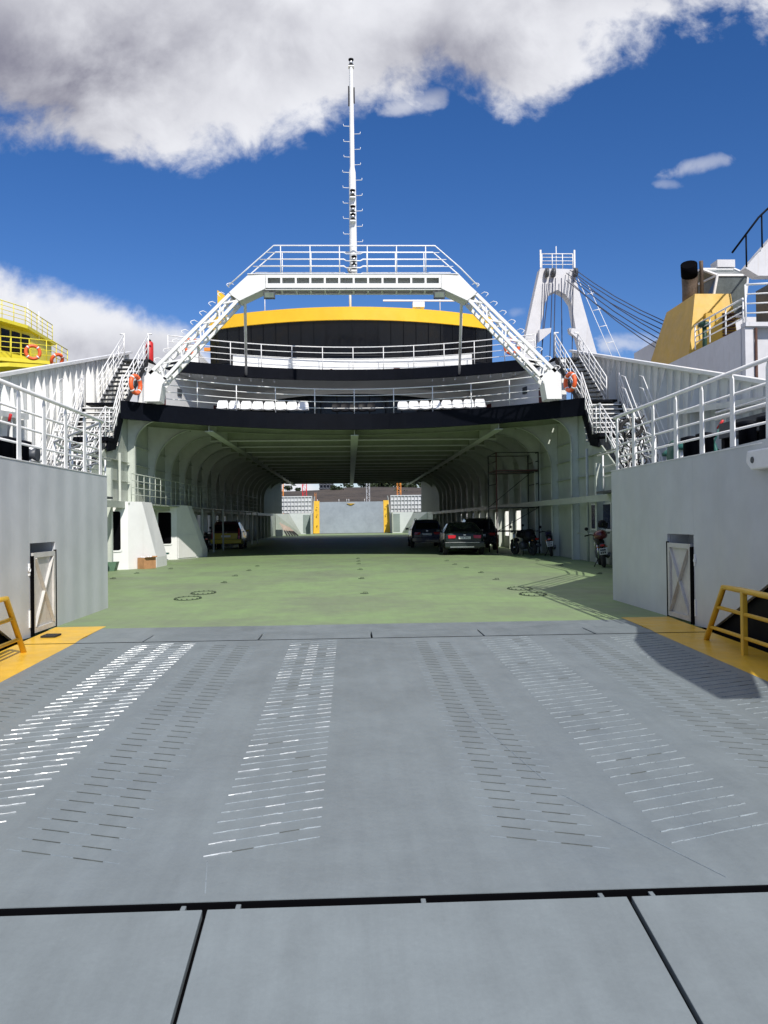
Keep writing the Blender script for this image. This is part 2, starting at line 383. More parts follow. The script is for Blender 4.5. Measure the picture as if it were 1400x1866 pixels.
# side walls of the car deck, with frames, knees and stringer
for s in (-1, 1):
    xw = s*8.35
    w0, w1 = (20.6, 91.5)
    wall = MB()
    def col(y0, y1, z0, z1): wall.box(xw, xw+s*.05, y0, y1, z0, z1)
    # upper plate with a raked top where the outside stair climbs
    wall.prism([(xw, 20.6, 2.12), (xw, 82.8, 2.12), (xw, 82.8, 5.655), (xw, 30.2, 5.655), (xw, 29.6, 4.3), (xw, 28.2, 4.2), (xw, 25, 2.5), (xw, 20.6, 2.44)], (s*.05, 0, 0))
    wall.box(xw, xw+s*.05, 82.9, 91.5, 0, 2.4)
    fy = [21.55+3.05*i for i in range(21)]
    ports = []
    wall.box(xw, xw+s*.05, 20.6, fy[2], 0, 2.118)
    for i in range(2, 20):
        a, c = fy[i], fy[i+1]
        if s > 0 and i == 2: z0 = 1.05
        elif s > 0: z0 = .95 if i < 5 else .62
        else: z0 = .9
        if not ((s > 0 and 6 <= i <= 13) or (s < 0 and 5 <= i <= 15)):
            wall.box(xw, xw+s*.05, a, c, 0, 2.118); continue
        wall.box(xw, xw+s*.05, a, a+.45, 0, 2.118)
        wall.box(xw, xw+s*.05, c-.35, c, 0, 2.118)
        wall.box(xw, xw+s*.05, a+.452, c-.352, 0, z0)
        wall.box(xw, xw+s*.05, a+.452, c-.352, 1.96, 2.118)
    wall.box(xw, xw+s*.05, fy[20], 82.8, 0, 2.118)
    wo = wall.build('side_wall', PALEG, F_)
    for y in fy:
        if y > 83: break
        htop = 5.30 if y > 30 else (4.1 if y > 28 else (2.5 if y < 25.5 else 3.4))
        kn = y > 29; q = MB().box(xw-s*.004, xw-s*.26, y-.012, y+.012, 0, 5.33-(1.75 if y > 31.5 else .95)-.001 if kn else htop).box(xw-s*.262, xw-s*.285, y-.085, y+.085, 0, 5.33-(1.75 if y > 31.5 else .95)-.001 if kn else htop)
        if y > 29:                                     # curved knee up into the ceiling
            rr = 1.75 if y > 31.5 else .95; cx, cz = xw-s*(.285+rr), 5.33-rr
            arc = [(cx+s*rr*math.cos(t), cz+rr*math.sin(t)) for t in [math.pi/2*i/10 for i in range(11)]]
            poly = [(xw-s*.01, y-.012, cz)] + [(a, y-.012, z) for a, z in arc] + [(cx, y-.012, 5.65), (xw-s*.01, y-.012, 5.65)]
            poly = poly[1:] if False else poly
            q.prism(poly, (0, .024, 0))
            for (a, z), (a2, z2) in zip(arc[:-1], arc[1:]):
                q.quad((a, y-.085, z), (a2, y-.085, z2), (a2, y+.085, z2), (a, y+.085, z))
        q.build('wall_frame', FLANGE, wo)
    # horizontal plate stiffeners and the heavy stringer
    MB().box(xw-s*.29, xw-s*.5, 20.7, 82.8, 2.20, 2.225).box(xw-s*.5, xw-s*.52, 20.7, 82.8, 2.08, 2.30).build('stringer', PALEG, wo)
    for z in (3.05, 3.75, 4.45):
        q = MB(); 
        for y in fy:
            if y < (24 if z < 4 else 28) or y > 80: continue
            q.box(xw-s*.005, xw-s*.10, y+.08, y+2.97, z, z+.015)
        q.build('plate_stiffener', PALEG, wo)
    # outer passage plating with deep fins standing in the sun
    op = MB().box(s*9.93, s*9.97, 20, 92, .8, 2.3)
    op.box(s*8.42, s*9.92, 22, 90, .55, .6)
    oo = op.build('outer_plating', WHITE, F_)
    for i in range(44):
        y = 24+1.4*i
        MB().prism([(s*9.92, y, .62), (s*9.92, y, 2.28), (s*9.7, y, 2.28), (s*8.75, y, .62)], (0, .02, 0)).build('passage_fin', WHITE, oo)
    # ridge of the side casings over the passage, above the ports: overhanging side of the upper decks
    MB().box(s*8.41, s*8.6, 33.2, 79, 5.2, 8.0).build('upper_side_plating', WHITE, F_)
    # pipe runs on the wall
    MB().tube([(xw-s*.2, 28.9, 0.02), (xw-s*.2, 28.9, 4.0)], .05).tube([(xw-s*.2, 28.2, 1.0), (xw-s*.2, 30.2, 1.0)], .025).build('wall_pipe', PALEG, wo)

# blue-dark openings in the right hand wall next to the motorcycles, panels coloured as the shaded view out
for y0, y1, z0, z1 in ((26.9, 29.0, 1.18, 2.0),):
    MB().box(8.34, 8.325, y0-.07, y1+.07, z0-.06, z1+.06).build('port_frame', WHITE_R, F_)
    MB().box(8.323, 8.31, y0, y1, z0, z1).build('port_view_panel', mat('shaded_port_view', (.01, .015, .05), .3, var=.1), F_)

# mooring deck boxes and bulwark walls on both sides, near and far end
def mooring_box(s, mir):
    Y = (lambda y: y) if not mir else (lambda y: 112.3-y)
    poly = [(4.75, 10.3), (4.75, 15.6), (7.3, 19.8), (8.35, 20.55), (9.9, 20.55), (9.9, 3.2), (5.2, 3.2), (4.75, 8.6)]
    z0 = [0]*8
    mb = MB()
    P = [Vector((s*x, Y(y), 0)) for x, y in poly]
    # inner wall with the sheared lower edge toward the ramp: quads
    def wq(a, c, zb0, zt0, zb1, zt1, th=.05):
        a = Vector(a); c = Vector(c); n = Vector((-(c-a).y, (c-a).x, 0)).normalized()*th
        if n.x*s < 0: n = -n
        pl = [(a.x, a.y, zb0), (c.x, c.y, zb1), (c.x, c.y, zt1), (a.x, a.y, zt0)]
        mb.prism(pl, n)
    return mb, P, wq, Y
for mir in (False, True):
    for s in (-1, 1):
        mb, P, wq, Y = mooring_box(s, mir)
        dY0, dY1 = 11.86, 12.86
        X0 = s*4.75
        def yz(pts, th=.05): mb.prism([(X0, Y(y), z) for y, z in pts], (s*th, 0, 0))
        yz([(11.86, 1.30), (11.86, 2.44), (15.6, 2.44), (15.6, 0), (12.86, 0), (12.86, 1.30)])
        # forward piece with the raked lower edge and the bulwark that climbs toward the bow
        yz([(11.858, -.02), (11.30, .0), (9.3, .95), (6.5, 2.2), (3.5, 3.8), (2.5, 4.8), (4.1, 4.75), (5.4, 4.4), (6.5, 4.0), (7.6, 3.4), (8.9, 2.75), (9.7, 2.49), (11.858, 2.44)])
        if not mir: mb.prism([(s*4.75, Y(15.6), 0), (s*7.3, Y(19.8), 0), (s*7.3, Y(19.8), 2.44), (s*4.75, Y(15.6), 2.44)], (s*.05, 0, 0))
        if not mir: mb.prism([(s*7.3, Y(19.8), 0), (s*8.35, Y(20.58), 0), (s*8.35, Y(20.58), 2.44), (s*7.3, Y(19.8), 2.44)], (s*.02, .0, 0))
        wo = mb.build('side_bulwark_wall' if not mir else 'far_bulwark_wall', BULW if not mir else PALEG, F_, bevel=0)
        d = MB(); d.prism([(s*4.81, Y(13.2 if mir else 15.55), 2.30), (s*7.25, Y(13.2 if mir else 19.9), 2.30), (s*7.35, Y(13.25 if mir else 25.2), 2.30), (s*8.45, Y(13.25 if mir else 26.2), 2.30), (s*8.45, Y(30.5), 2.30), (s*9.9, Y(30.5), 2.30), (s*9.9, Y(6.5), 2.30), (s*4.81, Y(6.5), 2.30)], (0, 0, .06))
        d.build('mooring_deck', DARKG, F_)
        # dark shell of the hull showing beside the ramp below the raked edge
        MB().prism([(s*4.83, Y(2.9), -2.8), (s*4.83, Y(11.8), -2.8), (s*4.83, Y(11.8), .5), (s*4.83, Y(6.5), 2.3), (s*4.83, Y(3.4), 3.6), (s*4.83, Y(2.9), 3.6)], (s*.05, 0, 0)).build('shell_plating', NAVY, F_)
        # coping along the wall top
        MB().box(s*4.742, s*4.86, Y(9.8), Y(15.62), 2.442, 2.456).build('coping', WHITE_R, wo)
        if not mir:
            # recess above and behind the door
            q = MB().box(s*5.1, s*5.14, dY0-.05, dY1+.05, -.02, 1.32)
            q.box(s*4.805, s*5.1, dY0-.04, dY0, 0, 1.3).box(s*4.805, s*5.1, dY1, dY1+.04, 0, 1.3)
            q.build('door_recess', BULW, wo)
            dx = s*4.775
            dn = thing
            DOORW = mat('door_dull_white', (.55, .54, .51), .5, var=.12, vscale=1.5, streak=.2)
            door = MB().box(dx, dx+s*.012, 12.0, 12.80, .03, 1.14).build('hatch_door', DOORW, F_)
            fr = MB().box(dx-s*.002, dx-s*.035, 11.96, 12.03, 0.02, 1.16).box(dx-s*.002, dx-s*.035, 12.77, 12.84, 0.02, 1.16)
            fr.box(dx-s*.002, dx-s*.035, 12.032, 12.768, 1.09, 1.16).box(dx-s*.002, dx-s*.035, 12.032, 12.768, .02, .09)
            fr.build('door_frame', DOORW, door)
            MB().bar((dx-s*.014, 12.04, .1), (dx-s*.014, 12.76, 1.08), .018, .055, (1, 0, 0)).build('brace', DOORW, door)
            MB().bar((dx-s*.03, 12.04, 1.08), (dx-s*.03, 12.76, .1), .012, .05, (1, 0, 0)).build('brace', DOORW, door)
            MB().box(dx-s*.006, dx-s*.045, 11.865, 11.958, -.01, 1.12).build('rubber_seal', BLACK, door)
            MB().box(dx-s*.004, dx-s*.04, 12.842, 12.875, 0, 1.18).build('rubber_seal', BLACK, door)
            ring = [(s*4.735, 11.80+.035*math.cos(t), .93+.03*math.sin(t)) for t in [2*math.pi*i/12 for i in range(12)]]
            MB().tube(ring, .007, 6, True).build('latch_ring', WHITE_R, door)
            MB().box(s*4.735, s*4.75, 11.80, 11.83, .12, .36).build('hinge', WHITE_R, door); MB().box(s*4.735, s*4.75, 11.80, 11.83, .85, 1.02).build('hinge', WHITE_R, door)

# outer high bulwark plates with vertical stiffeners
for mir in (False, True):
    for s in (-1, 1):
        Y = (lambda y: y) if not mir else (lambda y: 112.3-y)
        ztop = lambda y: 2.35+(y-10.2)*.2515
        o = MB().prism([(s*9.9, Y(10.2), 2.38), (s*9.9, Y(37), 2.38), (s*9.9, Y(37), ztop(37)), (s*9.9, Y(10.2), ztop(10.2)+.1)], (s*.04, 0, 0)).build('outer_bulwark', WHITE_OLD, F_)
        MB().bar((s*9.86, Y(10.2), ztop(10.2)+.12), (s*9.86, Y(37), ztop(37)+.02), .22, .10).build('cap_rail', WHITE_R, o)
        MB().prism([(s*9.895, Y(10.4), 2.4), (s*9.895, Y(31), 2.4), (s*9.895, Y(31), 3.3), (s*9.895, Y(15), 3.25), (s*9.895, Y(10.4), 2.5)], (-s*.01, 0, 0)).build('dark_lower_band', DARKG, o)
        if mir: 
            for y in [12+1.2*i for i in range(18)]:
                MB().box(s*9.895, s*9.7, Y(y), Y(y)+.03, 2.4, ztop(y)-.05).build('stiffener', WHITE, o)
            continue
        i = 0; y = 11.0
        while y < 36.8:
            wd = .13 if i % 4 else .30
            zt = ztop(y)-.04
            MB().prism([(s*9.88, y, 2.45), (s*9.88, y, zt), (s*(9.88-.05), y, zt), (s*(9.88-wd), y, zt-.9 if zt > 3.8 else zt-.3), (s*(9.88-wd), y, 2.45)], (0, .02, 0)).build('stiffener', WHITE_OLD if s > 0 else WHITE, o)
            y += .62; i += 1
        # folding stringer shelf sloping down along the plate
        MB().bar((s*9.68, 15, 4.05), (s*9.68, 24.5, 4.75), .26, .03).bar((s*9.56, 15, 4.0), (s*9.56, 24.5, 4.70), .03, .16).build('stringer_shelf', WHITE_OLD, o)

# ------------------------------------------------------------------ railings
def resample(pts, step):
    pts = [Vector(p) for p in pts]; out = [pts[0]]; 
    seg = [(pts[i+1]-pts[i]).length for i in range(len(pts)-1)]; tot = sum(seg); n = max(1, round(tot/step)); res = []
    for k in range(n+1):
        d = tot*k/n; i = 0
        while i < len(seg)-1 and d > seg[i]: d -= seg[i]; i += 1
        res.append(pts[i].lerp(pts[i+1], min(1, d/seg[i])))
    return res
def railing(pts, label, group=None, h=1.0, bars=(.28, .52, .76), step=1.4, r=.02, parent=None, m=None, flat=False, name='railing', cat='railing', endcurve=False, pr=None):
    m = m or WHITE_R
    if parent is None: root = thing(name, label, cat, pts[0], 0, group)
    else: root = MB().tube([(Vector(p)+Vector((0, 0, h))) for p in pts], r*1.15).build(name, m, parent)
    if parent is None: MB().tube([(Vector(p)+Vector((0, 0, h))) for p in pts], r*1.15).build('handrail', m, root)
    for b_ in bars:
        MB().tube([(Vector(p)+Vector((0, 0, h*b_))) for p in pts], r*.8, 6).build('rail_bar', m, root)
    for p in resample(pts, step):
        q = MB()
        if flat: q.box(p.x-.012, p.x+.012, p.y-.05, p.y+.05, p.z, p.z+h)
        else: q.tube([p, p+Vector((0, 0, h))], pr or r)
        q.build('post', m, root)
    return root

# mooring deck rails with broad flat posts
for s, n_ in ((-1, 'left'), (1, 'right')):
    rt_ = thing('railing', 'white flat post railing along the top of the %s grey side wall beside the ramp' % n_, 'railing', (s*4.79, 12, 2.45), 0, 'railings on the grey side walls')
    line = [(s*4.79, 8.9, 0), (s*4.79, 15.5, 0)]
    for z in (2.70, 2.93, 3.17): MB().tube([(s*4.83, 8.9, z), (s*4.83, 15.5, z), (s*6.9, 19.2, z)], .018, 6).build('rail_bar', WHITE_R, rt_)
    MB().tube([(s*4.79, 8.9, 3.45), (s*4.79, 15.5, 3.45), (s*7.0, 19.3, 3.45), (s*7.3, 20.8, 3.45), (s*7.35, 25.0, 3.45)], .03).build('handrail', WHITE_R, rt_)
    MB().tube([(s*7.0, 19.3, 3.1), (s*7.4, 20.8, 3.1), (s*7.45, 24.8, 3.1)], .022).tube([(s*7.0, 19.3, 2.8), (s*7.4, 20.8, 2.8), (s*7.45, 24.8, 2.8)], .022).build('rail_bar', WHITE_R, rt_)
    for i, y in enumerate([9.75, 10.7, 11.65, 12.6, 13.55, 14.5, 15.4]):
        MB().prism([(s*4.80, y-.07, 2.45), (s*4.80, y+.07, 2.45), (s*4.80, y+.05, 3.36), (s*4.80, y, 3.45), (s*4.80, y-.05, 3.36)], (s*.016, 0, 0)).build('post', WHITE_R, rt_)
    for (x, y) in ((5.5, 16.8), (6.25, 18.1), (7.0, 19.3), (7.42, 21.8), (7.45, 23.4), (7.45, 24.8)):
        MB().tube([(s*x, y, 2.44), (s*x, y, 3.45)], .025).build('post', WHITE_R, rt_)

# upper deck 2
def cpts(a, c, fy, dy, z, n=20): return [(x, fy(x)+dy, z) for x in xs(a, c, n)]
d2 = slab(xs(-8.3, 8.3), lambda x: fascia_y(x)+.1, 79, 5.825, 5.855).build('passenger_deck', DARKG, F_)
strip(xs(-8.3, 8.3), fascia_y, 5.24, 5.88, .12).build('lower_fascia', NAVY, F_)
railing(cpts(-7.2, 7.2, fascia_y, .18, 5.87), 'white curved railing above the lower black fascia in front of the seats', h=1.03, step=1.55, r=.02, bars=(.25, .5, .75), group='curved railings on the front of the ferry')
# deck 3
d3 = slab(xs(-8, 8), lambda x: deck3_y(x)+.1, 79, 8.02, 8.44).build('bridge_deck', WHITE, F_)
strip(xs(-8.02, 8.02), deck3_y, 8.0, 8.50, .12).build('upper_fascia', NAVY, F_)
railing(cpts(-7.9, 7.9, deck3_y, .18, 8.48), 'white curved railing above the upper black fascia below the bridge windows', h=1.08, step=1.38, r=.02, bars=(.25, .5, .75), group='curved railings on the front of the ferry')
strip(xs(-5.42, 5.42), lambda x: deck3_y(x)+.75, 8.45, 9.1, .25).build('white_breakwater', WHITE, F_)
MB().box(-1.25, -.97, 38.70, 38.74, 8.58, 8.66).box(1.9, 2.2, 38.55, 38.6, 8.58, 8.66).build('scupper_plate', RUSTY, F_)
for i in range(9):                                     # small brackets under the deck 3 overhang
    for s in (-1, 1):
        x = s*(3.6+i*.5)
        MB().prism([(x, deck3_y(x)+.14, 8.0), (x, deck3_y(x)+.9, 8.0), (x, deck3_y(x)+.14, 7.86)], (.02, 0, 0)).build('deck_bracket', WHITE, d3)
# stay pipes from the gantry to deck 3
# lounge front on deck 2
flat_lounge = lambda x: 40.6+1.8*(x/6.8)**2
def lz(x): return 7.78-.52*(x/6.6)**2
mb = MB(); X_ = xs(-6.6, 6.6, 30)
mb.sheet([[(x, flat_lounge(x), z0) for x in X_] for z0 in (5.86, 5.95)])
mb.sheet([[(x, flat_lounge(x), 5.95) for x in X_], [(x, flat_lounge(x), lz(x)) for x in X_]])
mb.build('lounge_windows', GLASS, F_)
mb = MB(); mb.sheet([[(x, flat_lounge(x)-.01, lz(x)) for x in xs(-8, 8, 30)], [(x, flat_lounge(x)-.01, 8.02) for x in xs(-8, 8, 30)]])
mb.build('lounge_bulkhead', WHITE, F_)
for i in range(-8, 9):
    x = i*.8
    if abs(x) < 6.5: MB().box(x-.03, x+.03, flat_lounge(x)-.03, flat_lounge(x)-.004, 5.9, lz(x)-.05).build('window_mullion', FRAMEG, F_)
for s in (-1, 1):                                      # side bulkheads with doors
    MB().prism([(s*5.9, 41.9, 5.86), (s*7.1, 38.2, 5.86), (s*8.25, 33.6, 5.86), (s*8.38, 33.6, 5.86), (s*8.38, 42, 5.86)], (0, 0, 2.15)).build('side_bulkhead', WHITE, F_)
    def onwall(a, c, t, z): return Vector(a).lerp(Vector(c), t)+Vector((0, 0, z))
    A, B_ = Vector((s*7.1, 38.2, 5.87)), Vector((s*8.25, 33.6, 5.87)); n_ = Vector((-(B_-A).y, (B_-A).x, 0)).normalized()
    if n_.x*s > 0: n_ = -n_
    for (p, q, t0, t1, nm) in ((A, B_, .70, .93, 'cabin_door'), (Vector((s*5.9, 41.9, 5.87)), A, .35, .62, 'cabin_door')):
        nn_ = Vector((-(q-p).y, (q-p).x, 0)).normalized()
        if nn_.x*s > 0: nn_ = -nn_
        a0 = p.lerp(q, t0); a1 = p.lerp(q, t1)
        MB().prism([a0, a1, a1+Vector((0, 0, 1.25)), a0+Vector((0, 0, 1.25))], nn_*.03).build(nm, REDDOOR, F_)
    a0 = A.lerp(B_, .38)+Vector((0, 0, 1.2)); a1 = A.lerp(B_, .46)+Vector((0, 0, 1.2))
    MB().prism([a0, a1, a1+Vector((0, 0, .3)), a0+Vector((0, 0, .3))], n_*.05).build('vent_box', DARKG, F_)

# bridge
X_ = xs(-7.35, 7.35, 32)
zt = lambda x: 12.08+.02*abs(x)
mb = MB().sheet([[(x, bridge_y(x), 8.45) for x in X_], [(x, bridge_y(x), 9.75) for x in X_]])
mb.sheet([[(x, bridge_y(x), 9.75) for x in X_], [(x, bridge_y(x)-.22, 11.48) for x in X_]])
for s in (-1, 1): mb.box(s*7.35, s*7.3, bridge_y(7.35), 52, 8.45, 11.5)
bridge = mb.build('bridge_window_band', GLASS, F_)
for i in range(-11, 12):
    x = i*.64
    MB().bar((x, bridge_y(x)-.03, 9.75), (x, bridge_y(x)-.25, 11.46), .03, .02, (1, 0, 0)).build('window_mullion', GLASS, bridge)
MB().tube([(x, bridge_y(x)-.03, 9.72) for x in X_], .03, 6).build('window_sill', FRAMEG, bridge)
strip(X_, lambda x: bridge_y(x)-.34, 11.44, 12.08, .3).build('bridge_visor', YELB, F_)
slab(X_, lambda x: bridge_y(x)-.04, 54, 11.5, 12.0).build('bridge_roof', YELB, F_)
MB().box(-8.25, 8.25, 54, 76, 8.45, 11).build('after_deckhouse', WHITE, F_)
MB().box(-8.0, -7.42, 39.6, 39.66, 8.45, 9.75).box(-8.0, -7.36, 39.67, 43, 8.45, 9.7).build('wing_screen', WHITE, F_)
rm = MB().tube([(3.4, 42.4, 12), (3.4, 42.4, 12.5)], .16, 10).box(3.12, 3.72, 42.15, 42.6, 12.45, 12.72).build('radar_pedestal', WHITE_R, F_)
MB().bar((1.6, 42.3, 12.82), (5.3, 42.5, 12.86), .07, .07).build('radar_scanner', WHITE_R, rm)
for x, z in ((-4.45, 13.2), (4.55, 13.3)): MB().tube([(x, 42.5, 12), (x, 42.5, z)], .02, 5).build('whip_antenna', WHITE_R, F_)
MB().tube([(-.08, 42.5, 12), (-.08, 42.5, 14.6)], .06, 8).build('antenna_pole', WHITE_R, F_)
MB().prism([(-6.47, 40, 12.05), (-6.47, 40, 12.72), (-6.1, 40, 12.45)], (0, .1, 0)).build('wing_ornament', YELB, F_)

# ------------------------------------------------------------------ external stairs either side
def stair(s, label):
    t = thing('outside_staircase', label, 'staircase', (s*8.8, 30, 5.85), 0, 'outside staircases at the ends of the black fascias')
    # flight from deck 2 up to the bridge deck level
    A0, A1 = Vector((s*8.95, 30.7, 5.85)), Vector((s*8.75, 33.6, 8.15)); hw = .48
    n = 11
    for i in range(n):
        p = A0.lerp(A1, (i+.5)/n); MB().box(p.x-hw, p.x+hw, p.y-.13, p.y+.13, p.z-.02, p.z+.02).build('tread', TREAD, t)
    for e in (-1, 1):
        MB().bar(A0+Vector((e*hw, 0, -.05)), A1+Vector((e*hw, 0, -.05)), .03, .24, (0, 0, 1)).build('stringer', WHITE_R if e == s else TREAD, t)
        pts = [A0+Vector((e*hw, -.1, 0)), A1+Vector((e*hw, .0, 0))]
        railing(pts, None, parent=t, h=.98, step=.75, r=.02, name='handrail')
        nw = A1+Vector((e*hw, .05, 0)); MB().tube([nw, nw+Vector((0, 0, 1.05))], .035).tube([nw+Vector((0, 0, 1.03)), nw+Vector((s*-.16*e, 0, 1.03))], .03).build('newel_post', WHITE_R, t)
    MB().box(s*8.2, s*9.3, 33.65, 36.4, 8.08, 8.16).build('upper_landing', NAVY, t)
    MB().box(s*8.02, s*9.5, 29.6, 30.66, 5.76, 5.84).build('landing', NAVY, t)
    # wide flight down
    B0, B1 = Vector((s*8.95, 29.65, 5.72)), Vector((s*8.95, 28.55, 4.45)); hw2 = .62
    for i in range(7):
        p = B0.lerp(B1, (i+.5)/7); MB().box(p.x-hw2, p.x+hw2, p.y-.14, p.y+.14, p.z-.02, p.z+.015).build('tread', TREAD, t)
        MB().box(p.x-hw2, p.x+hw2, p.y-.142, p.y-.136, p.z-.018, p.z+.022).build('nosing', WHITE_R, t)
    MB().prism([(s*8.28, 29.7, 5.88), (s*8.28, 29.7, 5.2), (s*8.28, 28.75, 4.1), (s*8.28, 27.8, 3.95), (s*8.28, 27.8, 4.42), (s*8.28, 28.5, 4.46)], (-s*.05, 0, 0)).build('inner_stringer', NAVY, t)
    MB().bar((s*9.6, 29.7, 5.68), (s*9.6, 28.5, 4.4), .03, .26).build('stringer', TREAD, t)
    MB().box(s*8.22, s*9.75, 27.6, 28.5, 4.30, 4.42).build('landing', NAVY, t)
    C0, C1 = Vector((s*9.0, 27.6, 4.3)), Vector((s*9.05, 25.6, 2.45))
    for i in range(9):
        p = C0.lerp(C1, (i+.5)/9); MB().box(p.x-.42, p.x+.42, p.y-.12, p.y+.12, p.z-.02, p.z+.02).build('tread', TREAD, t)
        MB().box(p.x-.42, p.x+.42, p.y-.124, p.y-.12, p.z-.02, p.z+.022).build('nosing', WHITE_R, t)
    for e in (-1, 1): MB().bar(C0+Vector((e*.45, 0, 0)), C1+Vector((e*.45, 0, 0)), .035, .22).build('stringer', WHITE_R, t)
    # handrails
    railing([(s*8.25, 29.75, 5.85), (s*8.25, 28.5, 4.42)], None, parent=t, h=1.0, step=.6, name='handrail')
    railing([(s*8.25, 28.5, 4.42), (s*8.25, 27.62, 4.42)], None, parent=t, h=1.0, step=.5, name='handrail')
    railing([(s*8.25, 27.6, 4.42), (s*8.35, 25.0, 2.6)], None, parent=t, h=1.0, step=.7, name='handrail')
    railing([(s*9.6, 29.65, 5.8), (s*9.6, 28.5, 4.42), (s*9.6, 27.62, 4.42)], None, parent=t, h=1.0, step=.7, name='handrail')
    railing([(s*9.5, 27.6, 4.42), (s*9.5, 25.6, 2.5)], None, parent=t, h=1.0, step=.7, name='handrail')
    return t
stair(-1, 'left outside staircase of dark treads and white handrails climbing past the black fascia end')
stair(1, 'right outside staircase of dark treads and white handrails climbing past the black fascia end')
# loose ladder-like rails on the mooring decks
for s in (-1, 1):
    t = thing('deck_ladder', ('left' if s < 0 else 'right')+' steep white ladder with handrails leaning against the ribbed outer bulwark', 'ladder', (s*9.3, 23, 2.4), 0, 'steep ladders at the outer bulwarks')
    a, c = Vector((s*9.35, 25.0, 2.45)), Vector((s*9.2, 27.2, 5.3))
    for e in (-.3, .3):
        MB().bar(a+Vector((e, 0, 0)), c+Vector((e, 0, 0)), .03, .12).build('stringer', WHITE_R, t)
        for k_ in (.5, .9): MB().tube([a+Vector((e, -.25, k_)), c+Vector((e, -.25, k_)), c+Vector((e, .1, k_+.1))], .017, 6).build('handrail', WHITE_R, t)
    for i in range(9):
        p = a.lerp(c, (i+.5)/9); MB().box(p.x-.29, p.x+.29, p.y-.06, p.y+.06, p.z-.012, p.z+.012).build('tread', WHITE_R, t)

# ------------------------------------------------------------------ gantry arch
g = thing('gantry_arch', 'white steel lattice gantry arch straddling the front of the ferry', 'gantry', (0, 29.6, 5.86))
YF, YR = 29.6, 30.35
for s in (-1, 1):
    foot = MB()
    for y in (YF, YR-.02): foot.prism([(s*7.47, y, 5.87), (s*7.45, y, 6.76), (s*7.20, y, 7.0), (s*6.66, y, 6.68), (s*6.83, y, 6.46), (s*6.93, y, 5.87)], (0, .03, 0))
    foot.prism([(s*7.5, YF+.03, 5.87), (s*7.5, YF+.03, 6.72), (s*6.98, YF+.03, 7.24)], (0, 0, .01)) if False else None
    foot.bar((s*7.46, (YF+YR)/2, 5.88), (s*7.44, (YF+YR)/2, 6.75), .70, .02, (1, 0, 0))
    foot.bar((s*6.94, (YF+YR)/2, 5.88), (s*6.84, (YF+YR)/2, 6.46), .70, .02, (1, 0, 0))
    foot.build('leg_foot', WHITE, g)
    gus = MB()
    for y in (YF, YR-.02): gus.prism([(s*4.46, y, 9.72), (s*4.10, y, 10.05), (s*3.78, y, 10.34), (s*3.15, y, 10.37), (s*3.15, y, 9.88), (s*3.58, y, 9.68), (s*4.08, y, 9.44)], (0, .03, 0))
    pl = [(s*4.46, 9.72), (s*4.10, 10.05), (s*3.78, 10.34), (s*3.15, 10.37)]
    for (x0, z0), (x1, z1) in zip(pl[:-1], pl[1:]): gus.bar((x0, (YF+YR)/2, z0), (x1, (YF+YR)/2, z1), .70, .02)
    pl = [(s*3.15, 9.88), (s*3.58, 9.68), (s*4.08, 9.44)]
    for (x0, z0), (x1, z1) in zip(pl[:-1], pl[1:]): gus.bar((x0, (YF+YR)/2, z0), (x1, (YF+YR)/2, z1), .70, .02)
    gus.build('corner_gusset', WHITE, g)
    # chords
    o0, o1 = Vector((s*7.27, 0, 6.86)), Vector((s*4.40, 0, 9.70))
    i0, i1 = Vector((s*6.76, 0, 6.66)), Vector((s*4.15, 0, 9.46))
    leg = MB()
    for y in (YF+.05, YR-.06):
        for a, c in ((o0, o1), (i0, i1)): leg.bar(a+Vector((0, y, 0)), c+Vector((0, y, 0)), .10, .115)
    lg = leg.build('leg', WHITE, g)
    n = 8
    for k_ in range(n):
        a = o0.lerp(o1, k_/n) if k_ % 2 else i0.lerp(i1, k_/n); c = i0.lerp(i1, (k_+1)/n) if k_ % 2 else o0.lerp(o1, (k_+1)/n)
        for y in (YF+.05, YR-.06): MB().bar(a+Vector((0, y, 0)), c+Vector((0, y, 0)), .055, .055).build('lattice_bar', WHITE, lg)
        p = i0.lerp(i1, (k_+.5)/n); MB().bar(p+Vector((0, YF+.1, 0)), p+Vector((0, YR-.1, 0)), .06, .06).build('cross_bar', WHITE, lg)
        p = o0.lerp(o1, (k_+.5)/n); MB().bar(p+Vector((0, YF+.1, 0)), p+Vector((0, YR-.1, 0)), .05, .05).build('cross_bar', WHITE, lg)
    # rung loops outside the leg
    d = (o1-o0).normalized(); nrm = Vector((s*-d.z*(-1 if s > 0 else 1), 0, 0))
    out_ = Vector((s*abs(d.z), 0, abs(d.x)))
    for k_ in range(10):
        p = (Vector((s*7.45, 0, 6.75))).lerp(Vector((s*4.2, 0, 10.1)), (k_+.4)/10)+out_*.08
        al = (Vector((s*4.2, 0, 10.1))-Vector((s*7.45, 0, 6.75))).normalized()
        q = MB().tube([p+Vector((0, YF+.15, 0)), p+out_*.13+Vector((0, YF+.15, 0)), p+out_*.16+al*.05+Vector((0, YF+.2, 0)), p+out_*.13+al*.16+Vector((0, YF+.3, 0)), p+al*.2+Vector((0, YF+.3, 0))], .013, 6)
        q.build('rung', WHITE_R, lg)
    MB().tube([(s*3.95, 30.2, 9.45), (s*4.79, 37.2, 8.1)], .055, 8).build('stay_pipe', WHITE_R, g)
bm_ = MB()
bm_.box(-3.16, 3.16, YF, YF+.03, 10.26, 10.38).box(-3.16, 3.16, YF, YF+.03, 9.90, 10.06)
bm_.box(-3.16, 3.16, YR-.03, YR, 9.86, 10.38)
bm_.box(-3.16, 3.16, YF+.03, YF+.16, 9.84, 9.86).box(-3.16, 3.16, YR-.16, YR-.03, 9.84, 9.86)
bm_.box(-3.78, 3.78, YF-.02, YR+.05, 10.385, 10.41)
n = 13
